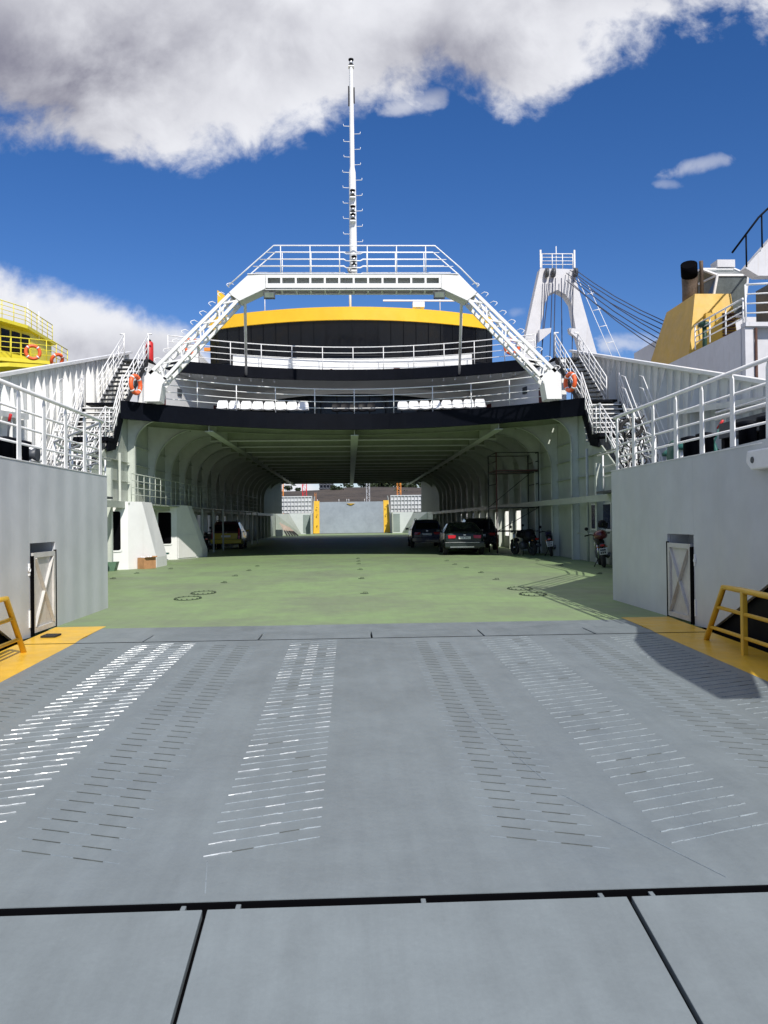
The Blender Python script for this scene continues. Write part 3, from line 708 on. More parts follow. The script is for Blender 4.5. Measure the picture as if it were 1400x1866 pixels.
for i in range(n):
    x = -3.1+6.2*i/(n-1); bm_.box(x-.035, x+.035, YF+.002, YF+.028, 10.06, 10.26)
    bm_.box(x-.03, x+.03, YF+.16, YR-.16, 9.83, 9.87)
bm_.build('top_beam', WHITE, g)
MB().box(-3.14, 3.14, YF+.34, YF+.35, 9.95, 10.37).build('beam_shade_plate', BULW, g)  # added grey plate, colours the openings like the shaded inside of the beam
fl = thing
for y, nm in ((YF+.02, 'front_railing'), (YR+.0, 'rear_railing')):
    z0 = 10.41
    pts = lambda h: [(-3.85+h*.62+.3*h*0, y, z0+h), (3.85-h*.62, y, z0+h)]
    top_ = MB().tube([(-4.5, y, 9.95), (-3.75, y, 10.62), (-2.84, y, 11.42), (2.94, y, 11.42), (3.85, y, 10.62), (4.5, y, 9.95)], .024).build(nm, WHITE_R, g)
    for h in (.26, .51, .76):
        x = -3.85+h*1.0
        MB().tube([(x, y, z0+h), (-.35, y, z0+h), (-.25, y-.03 if y < 30 else y, z0+h-.06), (.25, y-.03 if y < 30 else y, z0+h-.06), (.35, y, z0+h), (-x, y, z0+h)], .016, 6).build('rail_bar', WHITE_R, top_)
    for x in (-2.6, -1.55, -.5, .5, 1.55, 2.6): MB().tube([(x, y, z0), (x, y, 11.42)], .018, 6).build('post', WHITE_R, top_)
# floodlights under the beam
for x, nm in ((-3.02, 'left'), (3.08, 'right')):
    t = thing('floodlight', 'grey framed floodlight hanging under the %s end of the gantry beam' % nm, 'floodlight', (x, 29.75, 9.6), 0, 'floodlights under the gantry beam')
    MB().box(x-.2, x+.2, 29.62, 29.78, 9.53, 9.76).build('housing', DARKG, t, bevel=.015)
    MB().box(x-.16, x+.16, 29.612, 29.618, 9.56, 9.73).build('lens', mat('lamp_glass_'+nm, (.16, .19, .14), .2, var=.2, vscale=6), t)
    MB().tube([(x-.21, 29.7, 9.68), (x-.21, 29.72, 9.83), (x+.21, 29.72, 9.83), (x+.21, 29.7, 9.68)], .012, 6).build('bracket', CHROME, t)

# ------------------------------------------------------------------ mast
t = thing('signal_mast', 'tall white stepped mast with rungs standing on the gantry beam', 'mast', (0, 29.9, 10.41))
MB().lathe((0, 29.9, 10.41), [(.135, 0), (.135, 1.0), (.125, 3.6), (.12, 3.75), (.085, 3.95), (.08, 6.5), (.065, 7.55), (.065, 7.6)], 16).build('pole', WHITE_R, t)
for i in range(19):
    z = 11.55+.28*i+.1; s = -1 if i % 2 else 1
    if i > 15: continue
    rr = .12 if z < 14.2 else .075
    ln = .22
    MB().tube([(s*rr, 29.9, z), (s*(rr+ln), 29.88, z), (s*(rr+ln+.01), 29.88, z+.07)], .012, 6).build('rung', WHITE_R, t)
def navlight(x, y, z, col_=None):
    n_ = MB().lathe((x, y, z), [(.07, 0), (.095, .01), (.095, .05), (.07, .06)], 14).lathe((x, y, z+.2), [(.07, 0), (.095, .01), (.095, .05), (.05, .07)], 14).build('navigation_light', BLKP, t)
    MB().lathe((x, y, z+.06), [(.065, 0), (.065, .14)], 14).build('lens', CHROME, n_)
    MB().box(x-.1, x+.1, y-.08, y+.12, z-.05, z-.002).build('light_bracket', WHITE_R, n_)
navlight(0, 29.9, 18.05); navlight(0, 29.68, 13.2)
for z in (12.35, 12.62): navlight(0, 29.68, z)
for z in (10.55, 10.81): navlight(.02, 29.66, z)
MB().box(-.12, -.08, 29.85, 29.95, 16.6, 17.3).box(.08, .12, 29.85, 29.95, 16.7, 17.25).build('side_lamp', BLKP, t)
MB().tube([(-.13, 29.75, 10.45), (-.2, 29.7, 10.6), (-.14, 29.72, 10.7), (-.2, 29.75, 10.55), (-.1, 29.8, 10.45)], .03, 6).build('cable_loop', ROPE, t)

# ------------------------------------------------------------------ vehicle ramp
S = .0251
rz = lambda y: -S*(11.05-y)
ramp = thing('vehicle_ramp', 'grey painted steel vehicle ramp with yellow edges and rows of welded grip bars', 'ramp', (0, 8, -.3))
MB().prism([(-3.87, 3.87, rz(3.87)), (3.87, 3.87, rz(3.87)), (3.87, 11.02, rz(11.02)), (-3.87, 11.02, rz(11.02))], (0, 0, -.14)).build('ramp_plate', RAMPG, ramp)
MB().box(-4.62, 4.62, 11.021, 11.049, -.1, .002).build('hinge_gap_shade', BLACK, ramp)  # black strip painting the dark of the hinge gap
for s in (-1, 1):
    MB().prism([(s*3.872, 3.87, rz(3.87)), (s*4.62, 3.87, rz(3.87)), (s*4.62, 11.02, rz(11.02)), (s*3.872, 11.02, rz(11.02))], (0, 0, -.14)).build('yellow_edge', YEL, ramp)
    MB().prism([(s*3.872, 11.05, .003), (s*4.62, 11.05, .003), (s*4.72, 12.78, .003), (s*3.97, 12.78, .003), (s*3.93, 11.55, .003)], (0, 0, -.02)).build('hinge_cover', YEL, ramp)
    MB().box(s*4.32, s*4.52, 11.6, 11.85, .008, .03).build('threshold_pad', RUBBER, ramp) if s < 0 else None
edges = [-3.92, -3.0, -1.48, .03, 1.54, 3.05, 3.92]
for a, c in zip(edges[:-1], edges[1:]):
    MB().prism([(a+.012, 11.05, 0), (c-.012, 11.05, 0), (c-.012, 11.72, 0), (a+.012, 11.72, 0)], (0, 0, -.05)).build('hinge_plate', RAMPG, ramp, bevel=.004)
MB().prism([(-3.92, 11.722, .0), (3.92, 11.722, .0), (3.965, 12.545, .0), (-3.965, 12.545, .0)], (0, 0, -.05)).build('transition_plate', RAMPG, ramp)
MB().box(-4.7, 4.7, 10.9, 12.7, -.6, -.16).build('hinge_beam', BLACK, ramp)
mw = {'w': MB(), 'd': MB(), 'm': MB(), 'v': MB()}
def gbar(key, x0, y0, x1, y1, hw=.006, h=.008):
    hw *= .36; h *= .5
    q = mw[key]; t = Vector((x1-x0, y1-y0, 0)).normalized(); nn = Vector((-t.y, t.x, 0))*hw
    a = Vector((x0, y0, rz(y0))); c = Vector((x1, y1, rz(y1))); z = Vector((0, 0, h))
    q.add([a-nn*1.6, a+nn*1.6, a+nn+z, a-nn+z, c-nn*1.6, c+nn*1.6, c+nn+z, c-nn+z], [(0, 3, 2, 1), (4, 5, 6, 7), (0, 4, 7, 3), (3, 7, 6, 2), (2, 6, 5, 1)])
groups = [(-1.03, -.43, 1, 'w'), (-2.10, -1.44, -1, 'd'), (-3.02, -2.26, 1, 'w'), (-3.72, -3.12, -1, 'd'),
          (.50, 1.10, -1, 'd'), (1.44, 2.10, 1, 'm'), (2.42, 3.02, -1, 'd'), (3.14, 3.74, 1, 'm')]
rnd = random.Random(4)
for (a, c, sl, kind_) in groups:
    y = 4.36 if sl > 0 else 4.52
    while y < 10.75:
        wd = c-a; cuts = [0, .24, .42, .62, .80, 1.0] if sl > 0 else [0, .14, .40, .60, .86, 1.0]
        for i in range(5):
            t0, t1 = cuts[i], cuts[i+1]
            x0, x1 = a+wd*t0, a+wd*t1-.004; y0, y1 = y+sl*wd*.34*t0, y+sl*wd*.34*t1
            if y1 > 10.95 or y0 > 10.95 : continue
            jj = rnd.uniform(-.004, .004)
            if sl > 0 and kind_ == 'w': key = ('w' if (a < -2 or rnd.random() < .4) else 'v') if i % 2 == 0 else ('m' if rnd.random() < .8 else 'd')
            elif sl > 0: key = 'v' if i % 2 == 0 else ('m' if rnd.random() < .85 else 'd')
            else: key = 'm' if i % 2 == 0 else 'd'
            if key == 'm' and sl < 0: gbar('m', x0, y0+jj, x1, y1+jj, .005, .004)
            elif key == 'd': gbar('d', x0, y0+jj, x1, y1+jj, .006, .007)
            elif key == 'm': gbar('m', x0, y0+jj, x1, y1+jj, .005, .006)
            else:                                     # lumpy weld bead
                nseg = 4
                for k_ in range(nseg):
                    p0, p1 = k_/nseg, (k_+1)/nseg
                    j0 = rnd.uniform(-.003, .003)
                    gbar(key, x0+(x1-x0)*p0, y0+(y1-y0)*p0+jj+j0, x0+(x1-x0)*p1, y0+(y1-y0)*p1+jj+j0, rnd.uniform(.005, .009), rnd.uniform(.006, .010))
        y += .148
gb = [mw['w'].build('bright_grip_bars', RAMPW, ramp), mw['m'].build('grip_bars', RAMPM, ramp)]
gb.append(mw['v'].build('half_sunlit_grip_bars', mat('bar_half_sunlit', (.26, .30, .32), .25, var=.3, vscale=9), ramp)); gb.append(mw['d'].build('dark_grip_bars', RAMPD, ramp))  # paler bars carry part of the sun's brightness in their colour
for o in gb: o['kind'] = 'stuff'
# weld seams across the plate
for x0, x1, y0, y1 in ((1.55, 1.05, 3.95, 5.1), (-.95, -1.0, 3.95, 4.3), (1.0, .72, 5.4, 7.2)):
    MB().bar((x0, y0, rz(y0)+.001), (x1, y1, rz(y1)+.001), .006, .003).build('weld_seam', RAMPM, ramp)
# end flaps
fz = lambda y: -.183-.153*(3.79-y)
fx = [-4.8, -2.87, -.925, 1.02, 2.965, 4.8]
for a, c in zip(fx[:-1], fx[1:]):
    MB().prism([(a+.011, 3.795, fz(3.795)), (c-.011, 3.795, fz(3.795)), (c-.011, 2.0, fz(2.0)), (a+.011, 2.0, fz(2.0))], (0, 0, -.04)).build('end_flap', RAMPG, ramp, bevel=.004)
    MB().box(c-.008, c+.008, 2.0, 3.79, -.62, -.54)
MB().box(-4.62, 4.62, 3.800, 3.8695, -.32, -.30).box(-4.62, 4.62, 3.855, 3.8695, -.30, -.184).build('gap_shade_lining', BLACK, ramp)  # black lining, puts the shade of the gap into colour
MB().prism([(-4.8, 3.9, -.30), (-4.8, 1.9, -.60), (-4.8, 1.9, -.64), (-4.8, 3.9, -.5)], (9.6, 0, 0)).build('under_frame', BLACK, ramp)
for x in (-3.2, -2.2, -1.03, -.78, .07, .90, 1.14, 2.2, 3.1): MB().box(x-.012, x+.012, 3.797, 3.854, -.27, -.189).build('hinge_lug', RAMPG, ramp, bevel=.004)
# yellow ramp rails
for s in (-1, 1):
    X0 = s*4.3
    r_ = MB().tube([(X0, 10.45, rz(10.4)), (X0, 9.93, .70), (X0, 9.5, .70), (X0, 4.2, .60)], .035, 10).build('ramp_rail', YEL, ramp)
    for z in (.44, .17):
        y1 = 10.45-(z-rz(10.4))/.72*.52
        MB().tube([(X0, y1, z), (X0, 4.2, z-.1)], .024, 8).build('rail_bar', YEL, r_)
    for y in (9.42, 7.9, 6.4, 4.9): MB().box(X0-.032, X0+.032, y-.032, y+.032, rz(y)-.02, .69).build('post', YEL, r_, bevel=.01)

# ------------------------------------------------------------------ raised ramp at the far end
t = thing('far_ramp', 'raised grey ramp with yellow edge strips closing the far end of the deck', 'ramp', (0, 99.7, 0))
MB().prism([(-3.86, 99.75, .05), (3.86, 99.75, .05), (3.86, 100.1, 3.82), (-3.86, 100.1, 3.82)], (0, .25, 0)).build('ramp_plate', mat('grey_ramp_far', (.26, .30, .34), .4, var=.12, vscale=.4, streak=.3, streakcol=(.20, .24, .27)), t)
for s in (-1, 1): MB().prism([(s*3.862, 99.7, .05), (s*4.62, 99.7, .05), (s*4.5, 100.05, 3.95), (s*3.862, 100.05, 3.95)], (0, .3, 0)).build('yellow_edge', YEL, t)
for s in (-1, 1):
    for z in (.9, 2.2, 3.1): MB().box(s*4.1, s*4.2, 99.6, 99.69, z, z+.12).build('lashing_eye', RUSTY, t)
lg = MB()
for dz, hw_ in ((3.62, .45), (3.54, .28), (3.46, .13)): lg.box(-hw_-.08, hw_-.08, 99.93, 100.06, dz-.5+.45, dz-.5+.49)
lg.build('yellow_emblem', YEL, t)
for x in (-3.5, 2.2, -.9, .05, .3): MB().tube([(x-.6, 100.2, 3.8), (x-.6, 100.2, 4.15)], .03, 5).build('pin', WHITE_R, t)
# white lattice backed bulwarks beside the far ramp with door openings below
for s in (-1, 1):
    w_ = MB().box(s*4.66, s*8.4, 98.9, 98.95, 2.5, 4.5).box(s*4.66, s*8.4, 98.75, 98.95, 4.4, 4.52)
    for i in range(10): w_.box(s*(4.68+i*.41), s*(4.74+i*.41), 98.7, 98.89, 2.5, 4.4)
    for j in range(3): w_.box(s*4.66, s*8.4, 98.76, 98.885, 2.9+j*.5, 2.95+j*.5)
    w_.build('far_bulwark_panel', BULW, F_)
    MB().prism([(s*4.66, 98.6, 0), (s*6.1, 98.6, 0), (s*7.4, 98.6, 2.48), (s*4.66, 98.6, 2.48)], (0, .05, 0)).build('far_door_wall', mat('far_pale_grey', (.55, .60, .58), .5, var=.05), F_)
    MB().box(s*4.95, s*5.75, 98.55, 98.59, .15, 2.3).build('door_opening', mat('far_door_shade', (.22, .27, .25), .6, var=.1), F_)
    MB().prism([(s*8.3, 90.6, 0), (s*8.3, 90.6, 2.4), (s*7.2, 96, 2.4), (s*5.9, 97.4, 0)], (0, .05, 0)).build('sloping_side_plate', PALEG, F_)
    MB().prism([(s*6.85, 81.5, 2.3), (s*8.3, 78, 2.3), (s*8.3, 78, 5.6), (s*6.85, 81.5, 5.3)], (0, .05, 0)).build('end_bracket_plate', PALEG, F_)
t = thing('leaning_planks', 'pale timber planks leaning in the far left corner of the car deck', 'planks', (-7, 88, 0))
for i in range(5): MB().bar((-7.6+i*.22, 88, 1.4-.12*i), (-6.8+i*.28, 87.4, .02), .16, .03, (0, 1, 0)).build('plank', TIMBER, t)
tag(MB().box(-7.9, -7.2, 86, 86.6, 0, .7).build('storage_box', WHITE, None, (-7.55, 86.3, 0)), 'white box standing beside the leaning planks at the far left', 'box')

# ------------------------------------------------------------------ stair casings on the left of the car deck
def casing(label, pts, dz, top_t, zt, loc):
    # pts: plan points A0, A1 (door face), B1 (front face end), C1 (side return)
    A0, A1, B1, C1 = [Vector(p+(0,)) for p in pts]
    t = thing('stair_casing', label, 'casing', loc, 0, 'white stair casings along the left wall')
    Z = lambda p, z: Vector((p.x, p.y, z))
    T1 = A1.lerp(B1, top_t); T2 = Vector((T1.x+.02, T1.y+(C1-B1).y, 0)); zv = .36
    q = MB()
    q.quad(Z(A0, 0), Z(A1, 0), Z(A1, zt), Z(A0, zt))
    q.quad(Z(A1, 0), Z(B1, 0), Z(B1, zv), Z(T1, zt), Z(A1, zt))
    q.quad(Z(B1, 0), Z(C1, 0), Z(C1, zv), Z(B1, zv)); q.quad(Z(B1, zv), Z(C1, zv), Z(T2, zt), Z(T1, zt))
    bk = Vector((A0.x, C1.y, 0))
    q.quad(Z(C1, 0), Z(bk, 0), Z(bk, zt), Z(T2, zt), Z(C1, zv))
    q.quad(Z(A0, zt), Z(A1, zt), Z(T1, zt), Z(T2, zt), Z(bk, zt))
    q.build('casing_shell', WHITE, t)
    return t, A0, A1, B1
t, A0, A1, B1 = casing('white slant sided stair casing in the sun with a dark doorway and a green step', ((-8.9, 27.9), (-7.75, 28.40), (-7.04, 29.40), (-6.96, 30.7)), 0, .49, 2.3, (-7.6, 29, 0))
def panel(A0, A1, x0, x1, z0, z1, off, th, m, name, t, rnd_=0.0):
    A0 = Vector(A0); A1 = Vector(A1); d = (A1-A0); d.z = 0
    nn = Vector((d.y, -d.x, 0)).normalized()
    P = lambda x: A0 + d*((x-A0.x)/d.x) + nn*off
    a, c = P(x0), P(x1); hz_ = Vector((0, 0, 1)); dd = (c-a).normalized()
    if rnd_ > 0:
        poly = []
        for cx, cz, t0 in ((c-dd*rnd_, z1-rnd_, 0), (a+dd*rnd_, z1-rnd_, 90), (a+dd*rnd_, z0+rnd_, 180), (c-dd*rnd_, z0+rnd_, 270)):
            for k_ in range(5):
                th_ = R(t0+22.5*k_); poly.append(cx+dd*rnd_*math.cos(th_)+hz_*(cz+rnd_*math.sin(th_)))
    else: poly = [a+hz_*z0, c+hz_*z0, c+hz_*z1, a+hz_*z1]
    return MB().prism(poly, nn*th).build(name, m, t)
panel(A0, A1, -8.5, -7.93, .60, 2.02, .002, .03, WHITE, 'doorway_frame', t, .09)
panel(A0, A1, -8.5, -7.98, .66, 1.97, .034, .004, BLACK, 'doorway', t, .07)  # black panel on the wall, painted for the unlit inside
MB().prism([(-8.6, 27.25, .0), (-7.98, 27.5, 0), (-7.9, 27.5, .3), (-8.6, 27.2, .3)], (0, .35, 0)).build('door_step', mat('green_step', (.10, .19, .12), .5, var=.2), t)
t, A0, A1, B1 = casing('white slant sided stair casing in the shade of the upper deck with a dark doorway', ((-8.45, 35.0), (-7.58, 35.5), (-6.86, 37.4), (-6.76, 38.2)), 0, .42, 2.3, (-7.5, 36.5, 0))
panel(A0, A1, -8.34, -7.76, .62, 2.05, .002, .03, WHITE, 'doorway_frame', t, .08)
panel(A0, A1, -8.28, -7.80, .68, 2.0, .034, .004, BLACK, 'doorway', t, .06)  # unlit inside painted as a black panel here too
MB().box(-8.3, -7.8, 34.7, 35.0, .25, .32).build('door_step', GREENM, t)
d_ = (B1-A1); panel(A1, B1, A1.x+.03, A1.x+.03+.5, .05, 1.02, .004, .02, WHITE, 'locker_door', t)

# raised side walkway on the left with railing
t = thing('side_walkway', 'raised pale green walkway with railing running along the left wall of the car deck', 'walkway', (-7.6, 45, 0))
MB().prism([(-8.3, 28.4, 2.22), (-7.7, 28.4, 2.22), (-7.6, 33, 2.22), (-7.35, 40, 2.22), (-6.95, 61, 2.22), (-8.3, 61, 2.22)], (0, 0, .045)).build('walkway_floor', PALEG, t)
path = [(-7.68, 28.6, 2.27), (-7.58, 33, 2.27), (-7.33, 40, 2.27), (-6.95, 60.5, 2.27)]
railing(path, None, parent=t, h=1.0, step=.8, r=.017, m=PALEG, name='handrail')
for p in resample(path, 2.8)[3:]: MB().box(p.x-.04, p.x+.04, p.y-.04, p.y+.04, 0, 2.21).build('support_post', PALEG, t)

FITG = mat('dark_green_fitting', (.05, .075, .04), .6, var=.2)
# ------------------------------------------------------------------ deck fittings
for i, (x, y, lb) in enumerate(((-3.59, 17.2, 'left bolted manhole cover on the green deck, nearer of its pair'), (-3.5, 18.5, 'left bolted manhole cover on the green deck, farther of its pair'),
                 (3.5, 16.9, 'right bolted manhole cover on the green deck, nearer of its pair'), (3.52, 18.3, 'right bolted manhole cover on the green deck, farther of its pair'))):
    t = thing('manhole_cover', lb, 'manhole cover', (x, y, 0), 0, 'bolted manhole covers on the car deck')
    ring = [(x+.27*math.cos(a), y+.42*math.sin(a), .008) for a in [2*math.pi*k_/28 for k_ in range(28)]]
    MB().tube(ring, .009, 6, True).build('rim', FITG, t)
    MB().add([(x+.25*math.cos(a), y+.40*math.sin(a), .005) for a in [2*math.pi*k_/28 for k_ in range(28)]], [tuple(range(28))]).build('cover', DECKG, t)
    for k_ in range(14):
        a = 2*math.pi*k_/14; MB().lathe((x+.24*math.cos(a), y+.38*math.sin(a), .004), [(.016, 0), (.016, .025)], 6).build('bolt', FITG, t)
lash = [(.07, 17.7), (.07, 22.2), (.09, 26.3), (.08, 29.7), (.09, 33.9), (.09, 31.6), (-3.48, 21.5), (-3.55, 24.1), (-3.46, 26.6), (-3.48, 29.2), (-6.87, 26.1), (-6.92, 23.7), (-6.3, 28.3),
        (3.52, 21.2), (3.56, 23.9), (3.49, 26.4), (3.37, 28.4), (6.67, 22.7), (6.7, 27), (6.6, 30), (3.4, 31)]
t0 = None
where = lambda x: 'middle' if abs(x) < 1 else ('left' if x < 0 else 'right')
for x, y in lash:
    if t0 is None:
        o = MB().lathe((x, y, 0), [(.07, 0), (.07, .006), (.05, .008), (.03, .004)], 12).tube([(x-.05, y, .004), (x-.045, y, .035), (x+.045, y, .035), (x+.05, y, .004)], .008, 6).box(x-.11, x+.02, y-.012, y+.012, .002, .016).build('lashing_point', FITG, None, (x, y, 0)); t0 = o
    else:
        o = t0.copy(); COL.objects.link(o); o.location = (x, y, 0); o.rotation_euler = (0, 0, random.uniform(-.6, .6))
    tag(o, 'small dark lashing ring in a fore and aft row on the open green deck', 'lashing ring', 'lashing rings let into the car deck')

# cardboard box
t = thing('cardboard_box', 'open brown cardboard box standing against the sunlit white stair casing', 'box', (-7.22, 28.75, 0), R(52))
q = MB(); a = .25
for (x0, x1, y0, y1) in ((-a, a, -a*.7, -a*.7+.006), (-a, a, a*.7-.006, a*.7), (-a, -a+.006, -a*.7+.006, a*.7-.006), (a-.006, a, -a*.7+.006, a*.7-.006)): q.box(x0, x1, y0, y1, 0, .38)
q.box(-a, a, -a*.7, a*.7, 0, .006); q.build('carton', CARTON, t, world=False)
MB().prism([(-a, -a*.7, .38), (a, -a*.7, .38), (a-.02, -a*.7-.1, .40), (-a+.02, -a*.7-.1, .40)], (0, 0, .005)).build('box_flap', CARTON, t, world=False)
MB().prism([(a, -a*.7, .38), (a, a*.7, .38), (a+.08, a*.7, .42), (a+.08, -a*.7, .42)], (0, 0, .005)).build('box_flap', CARTON, t, world=False)
q = MB()
for i in range(5): q.tube([(random.uniform(-.15, .15), random.uniform(-.1, .1), .3+.02*i), (random.uniform(-.2, .2), random.uniform(-.12, .12), .42)], .03, 6)
q.build('crumpled_paper', PLATE, t, world=False)

# ------------------------------------------------------------------ seats on deck 2
def seat_shell(mb, cx, cy, z, w=.42):
    prof = [(-.22, .40, .8), (-.20, .43, .95), (-.05, .415, 1), (.10, .405, 1), (.17, .43, .98), (.22, .55, 1.0), (.27, .72, .95), (.29, .80, .82), (.285, .825, .66)]
    rows = []
    for py, pz, k_ in prof:
        rows.append([(cx+w/2*k_*t_, cy+py+.03*(t_*t_-1)*(-1 if pz > .5 else 0), z+pz+.025*t_*t_*(1 if pz < .45 else 0)) for t_ in (-1, -.6, 0, .6, 1)])
    mb.sheet(rows, True)
    mb.sheet([[(p[0], p[1]+.018, p[2]-.018) for p in r_] for r_ in rows[::-1]], True)
    return mb
def bench(name, label, x0, x1, n, yoff, ms, ml, back=1):
    t = thing(name, label, 'seats', ((x0+x1)/2, fascia_y((x0+x1)/2)+yoff, 5.86), 0, 'bolted seat rows facing forward')
    sp = (x1-x0)/n
    for i in range(n):
        x = x0+sp*(i+.5); y = fascia_y(x*.6)+yoff
        seat_shell(MB(), x, y, 6.0, sp*.97).build('seat', ms, t)
        if i % 3 == 1: MB().bar((x, y, 5.86), (x, y, 6.24), .05, .05, (0, 1, 0)).bar((x, y-.2, 5.875), (x, y+.25, 5.875), .05, .02).build('leg', ml, t)
    MB().bar((x0, fascia_y(x0*.6)+yoff, 6.24), (x1, fascia_y(x1*.6)+yoff, 6.24), .06, .05).build('beam', ml, t)
bench('seat_row', 'row of eight white plastic seats left of the middle on the lower open deck', -5.9, -1.98, 8, 2.9, WHITEP, WHITE_R)
bench('seat_row', 'row of eight white plastic seats right of the middle on the lower open deck', 1.93, 5.75, 8, 2.9, WHITEP, WHITE_R)
bench('seat_row', 'row of five black seats in the middle of the lower open deck', -.98, .98, 5, 3.2, BLKP, CHROME)

# ------------------------------------------------------------------ lifebuoys
def lifebuoy(loc, rot, label, Rr=.30, r=.075, grp='orange lifebuoys'):
    t = thing('lifebuoy', label, 'lifebuoy', loc, 0, grp); t.rotation_euler = rot
    MB().tube([(Rr*math.cos(a), 0, Rr*math.sin(a)) for a in [2*math.pi*i/28 for i in range(28)]], r, 12, True).build('ring', ORANGE, t, world=False)
    for k_ in range(4):
        a0 = math.pi/4+k_*math.pi/2
        MB().tube([(Rr*math.cos(a), 0, Rr*math.sin(a)) for a in (a0-.09, a0, a0+.09)], r+.004, 12).build('reflective_band', WHITEP, t, world=False)
    return t
lifebuoy((-7.68, 29.3, 6.42), (0, 0, R(72)), 'orange lifebuoy hanging at the foot of the left gantry leg')
lifebuoy((7.70, 29.3, 6.42), (0, 0, R(-72)), 'orange lifebuoy hanging at the foot of the right gantry leg')
lifebuoy((-6.95, 35.95, 9.15), (0, 0, R(20)), 'orange lifebuoy on the upper deck rail seen through the left gantry leg')
lifebuoy((6.95, 35.95, 9.1), (0, 0, R(-20)), 'orange lifebuoy on the upper deck rail seen through the right gantry leg')
t = thing('fire_locker', 'red cylinder standing behind the newel post at the top of the left outside stair', 'fire extinguisher', (-8.35, 34.2, 8.16))
MB().lathe((-8.35, 34.2, 8.16), [(.15, 0), (.16, .04), (.16, .75), (.12, .82), (.04, .84)], 16).build('cylinder', REDP, t)
MB().box(-8.40, -8.30, 34.1, 34.3, 9.0, 9.06).build('valve', BLKP, t)

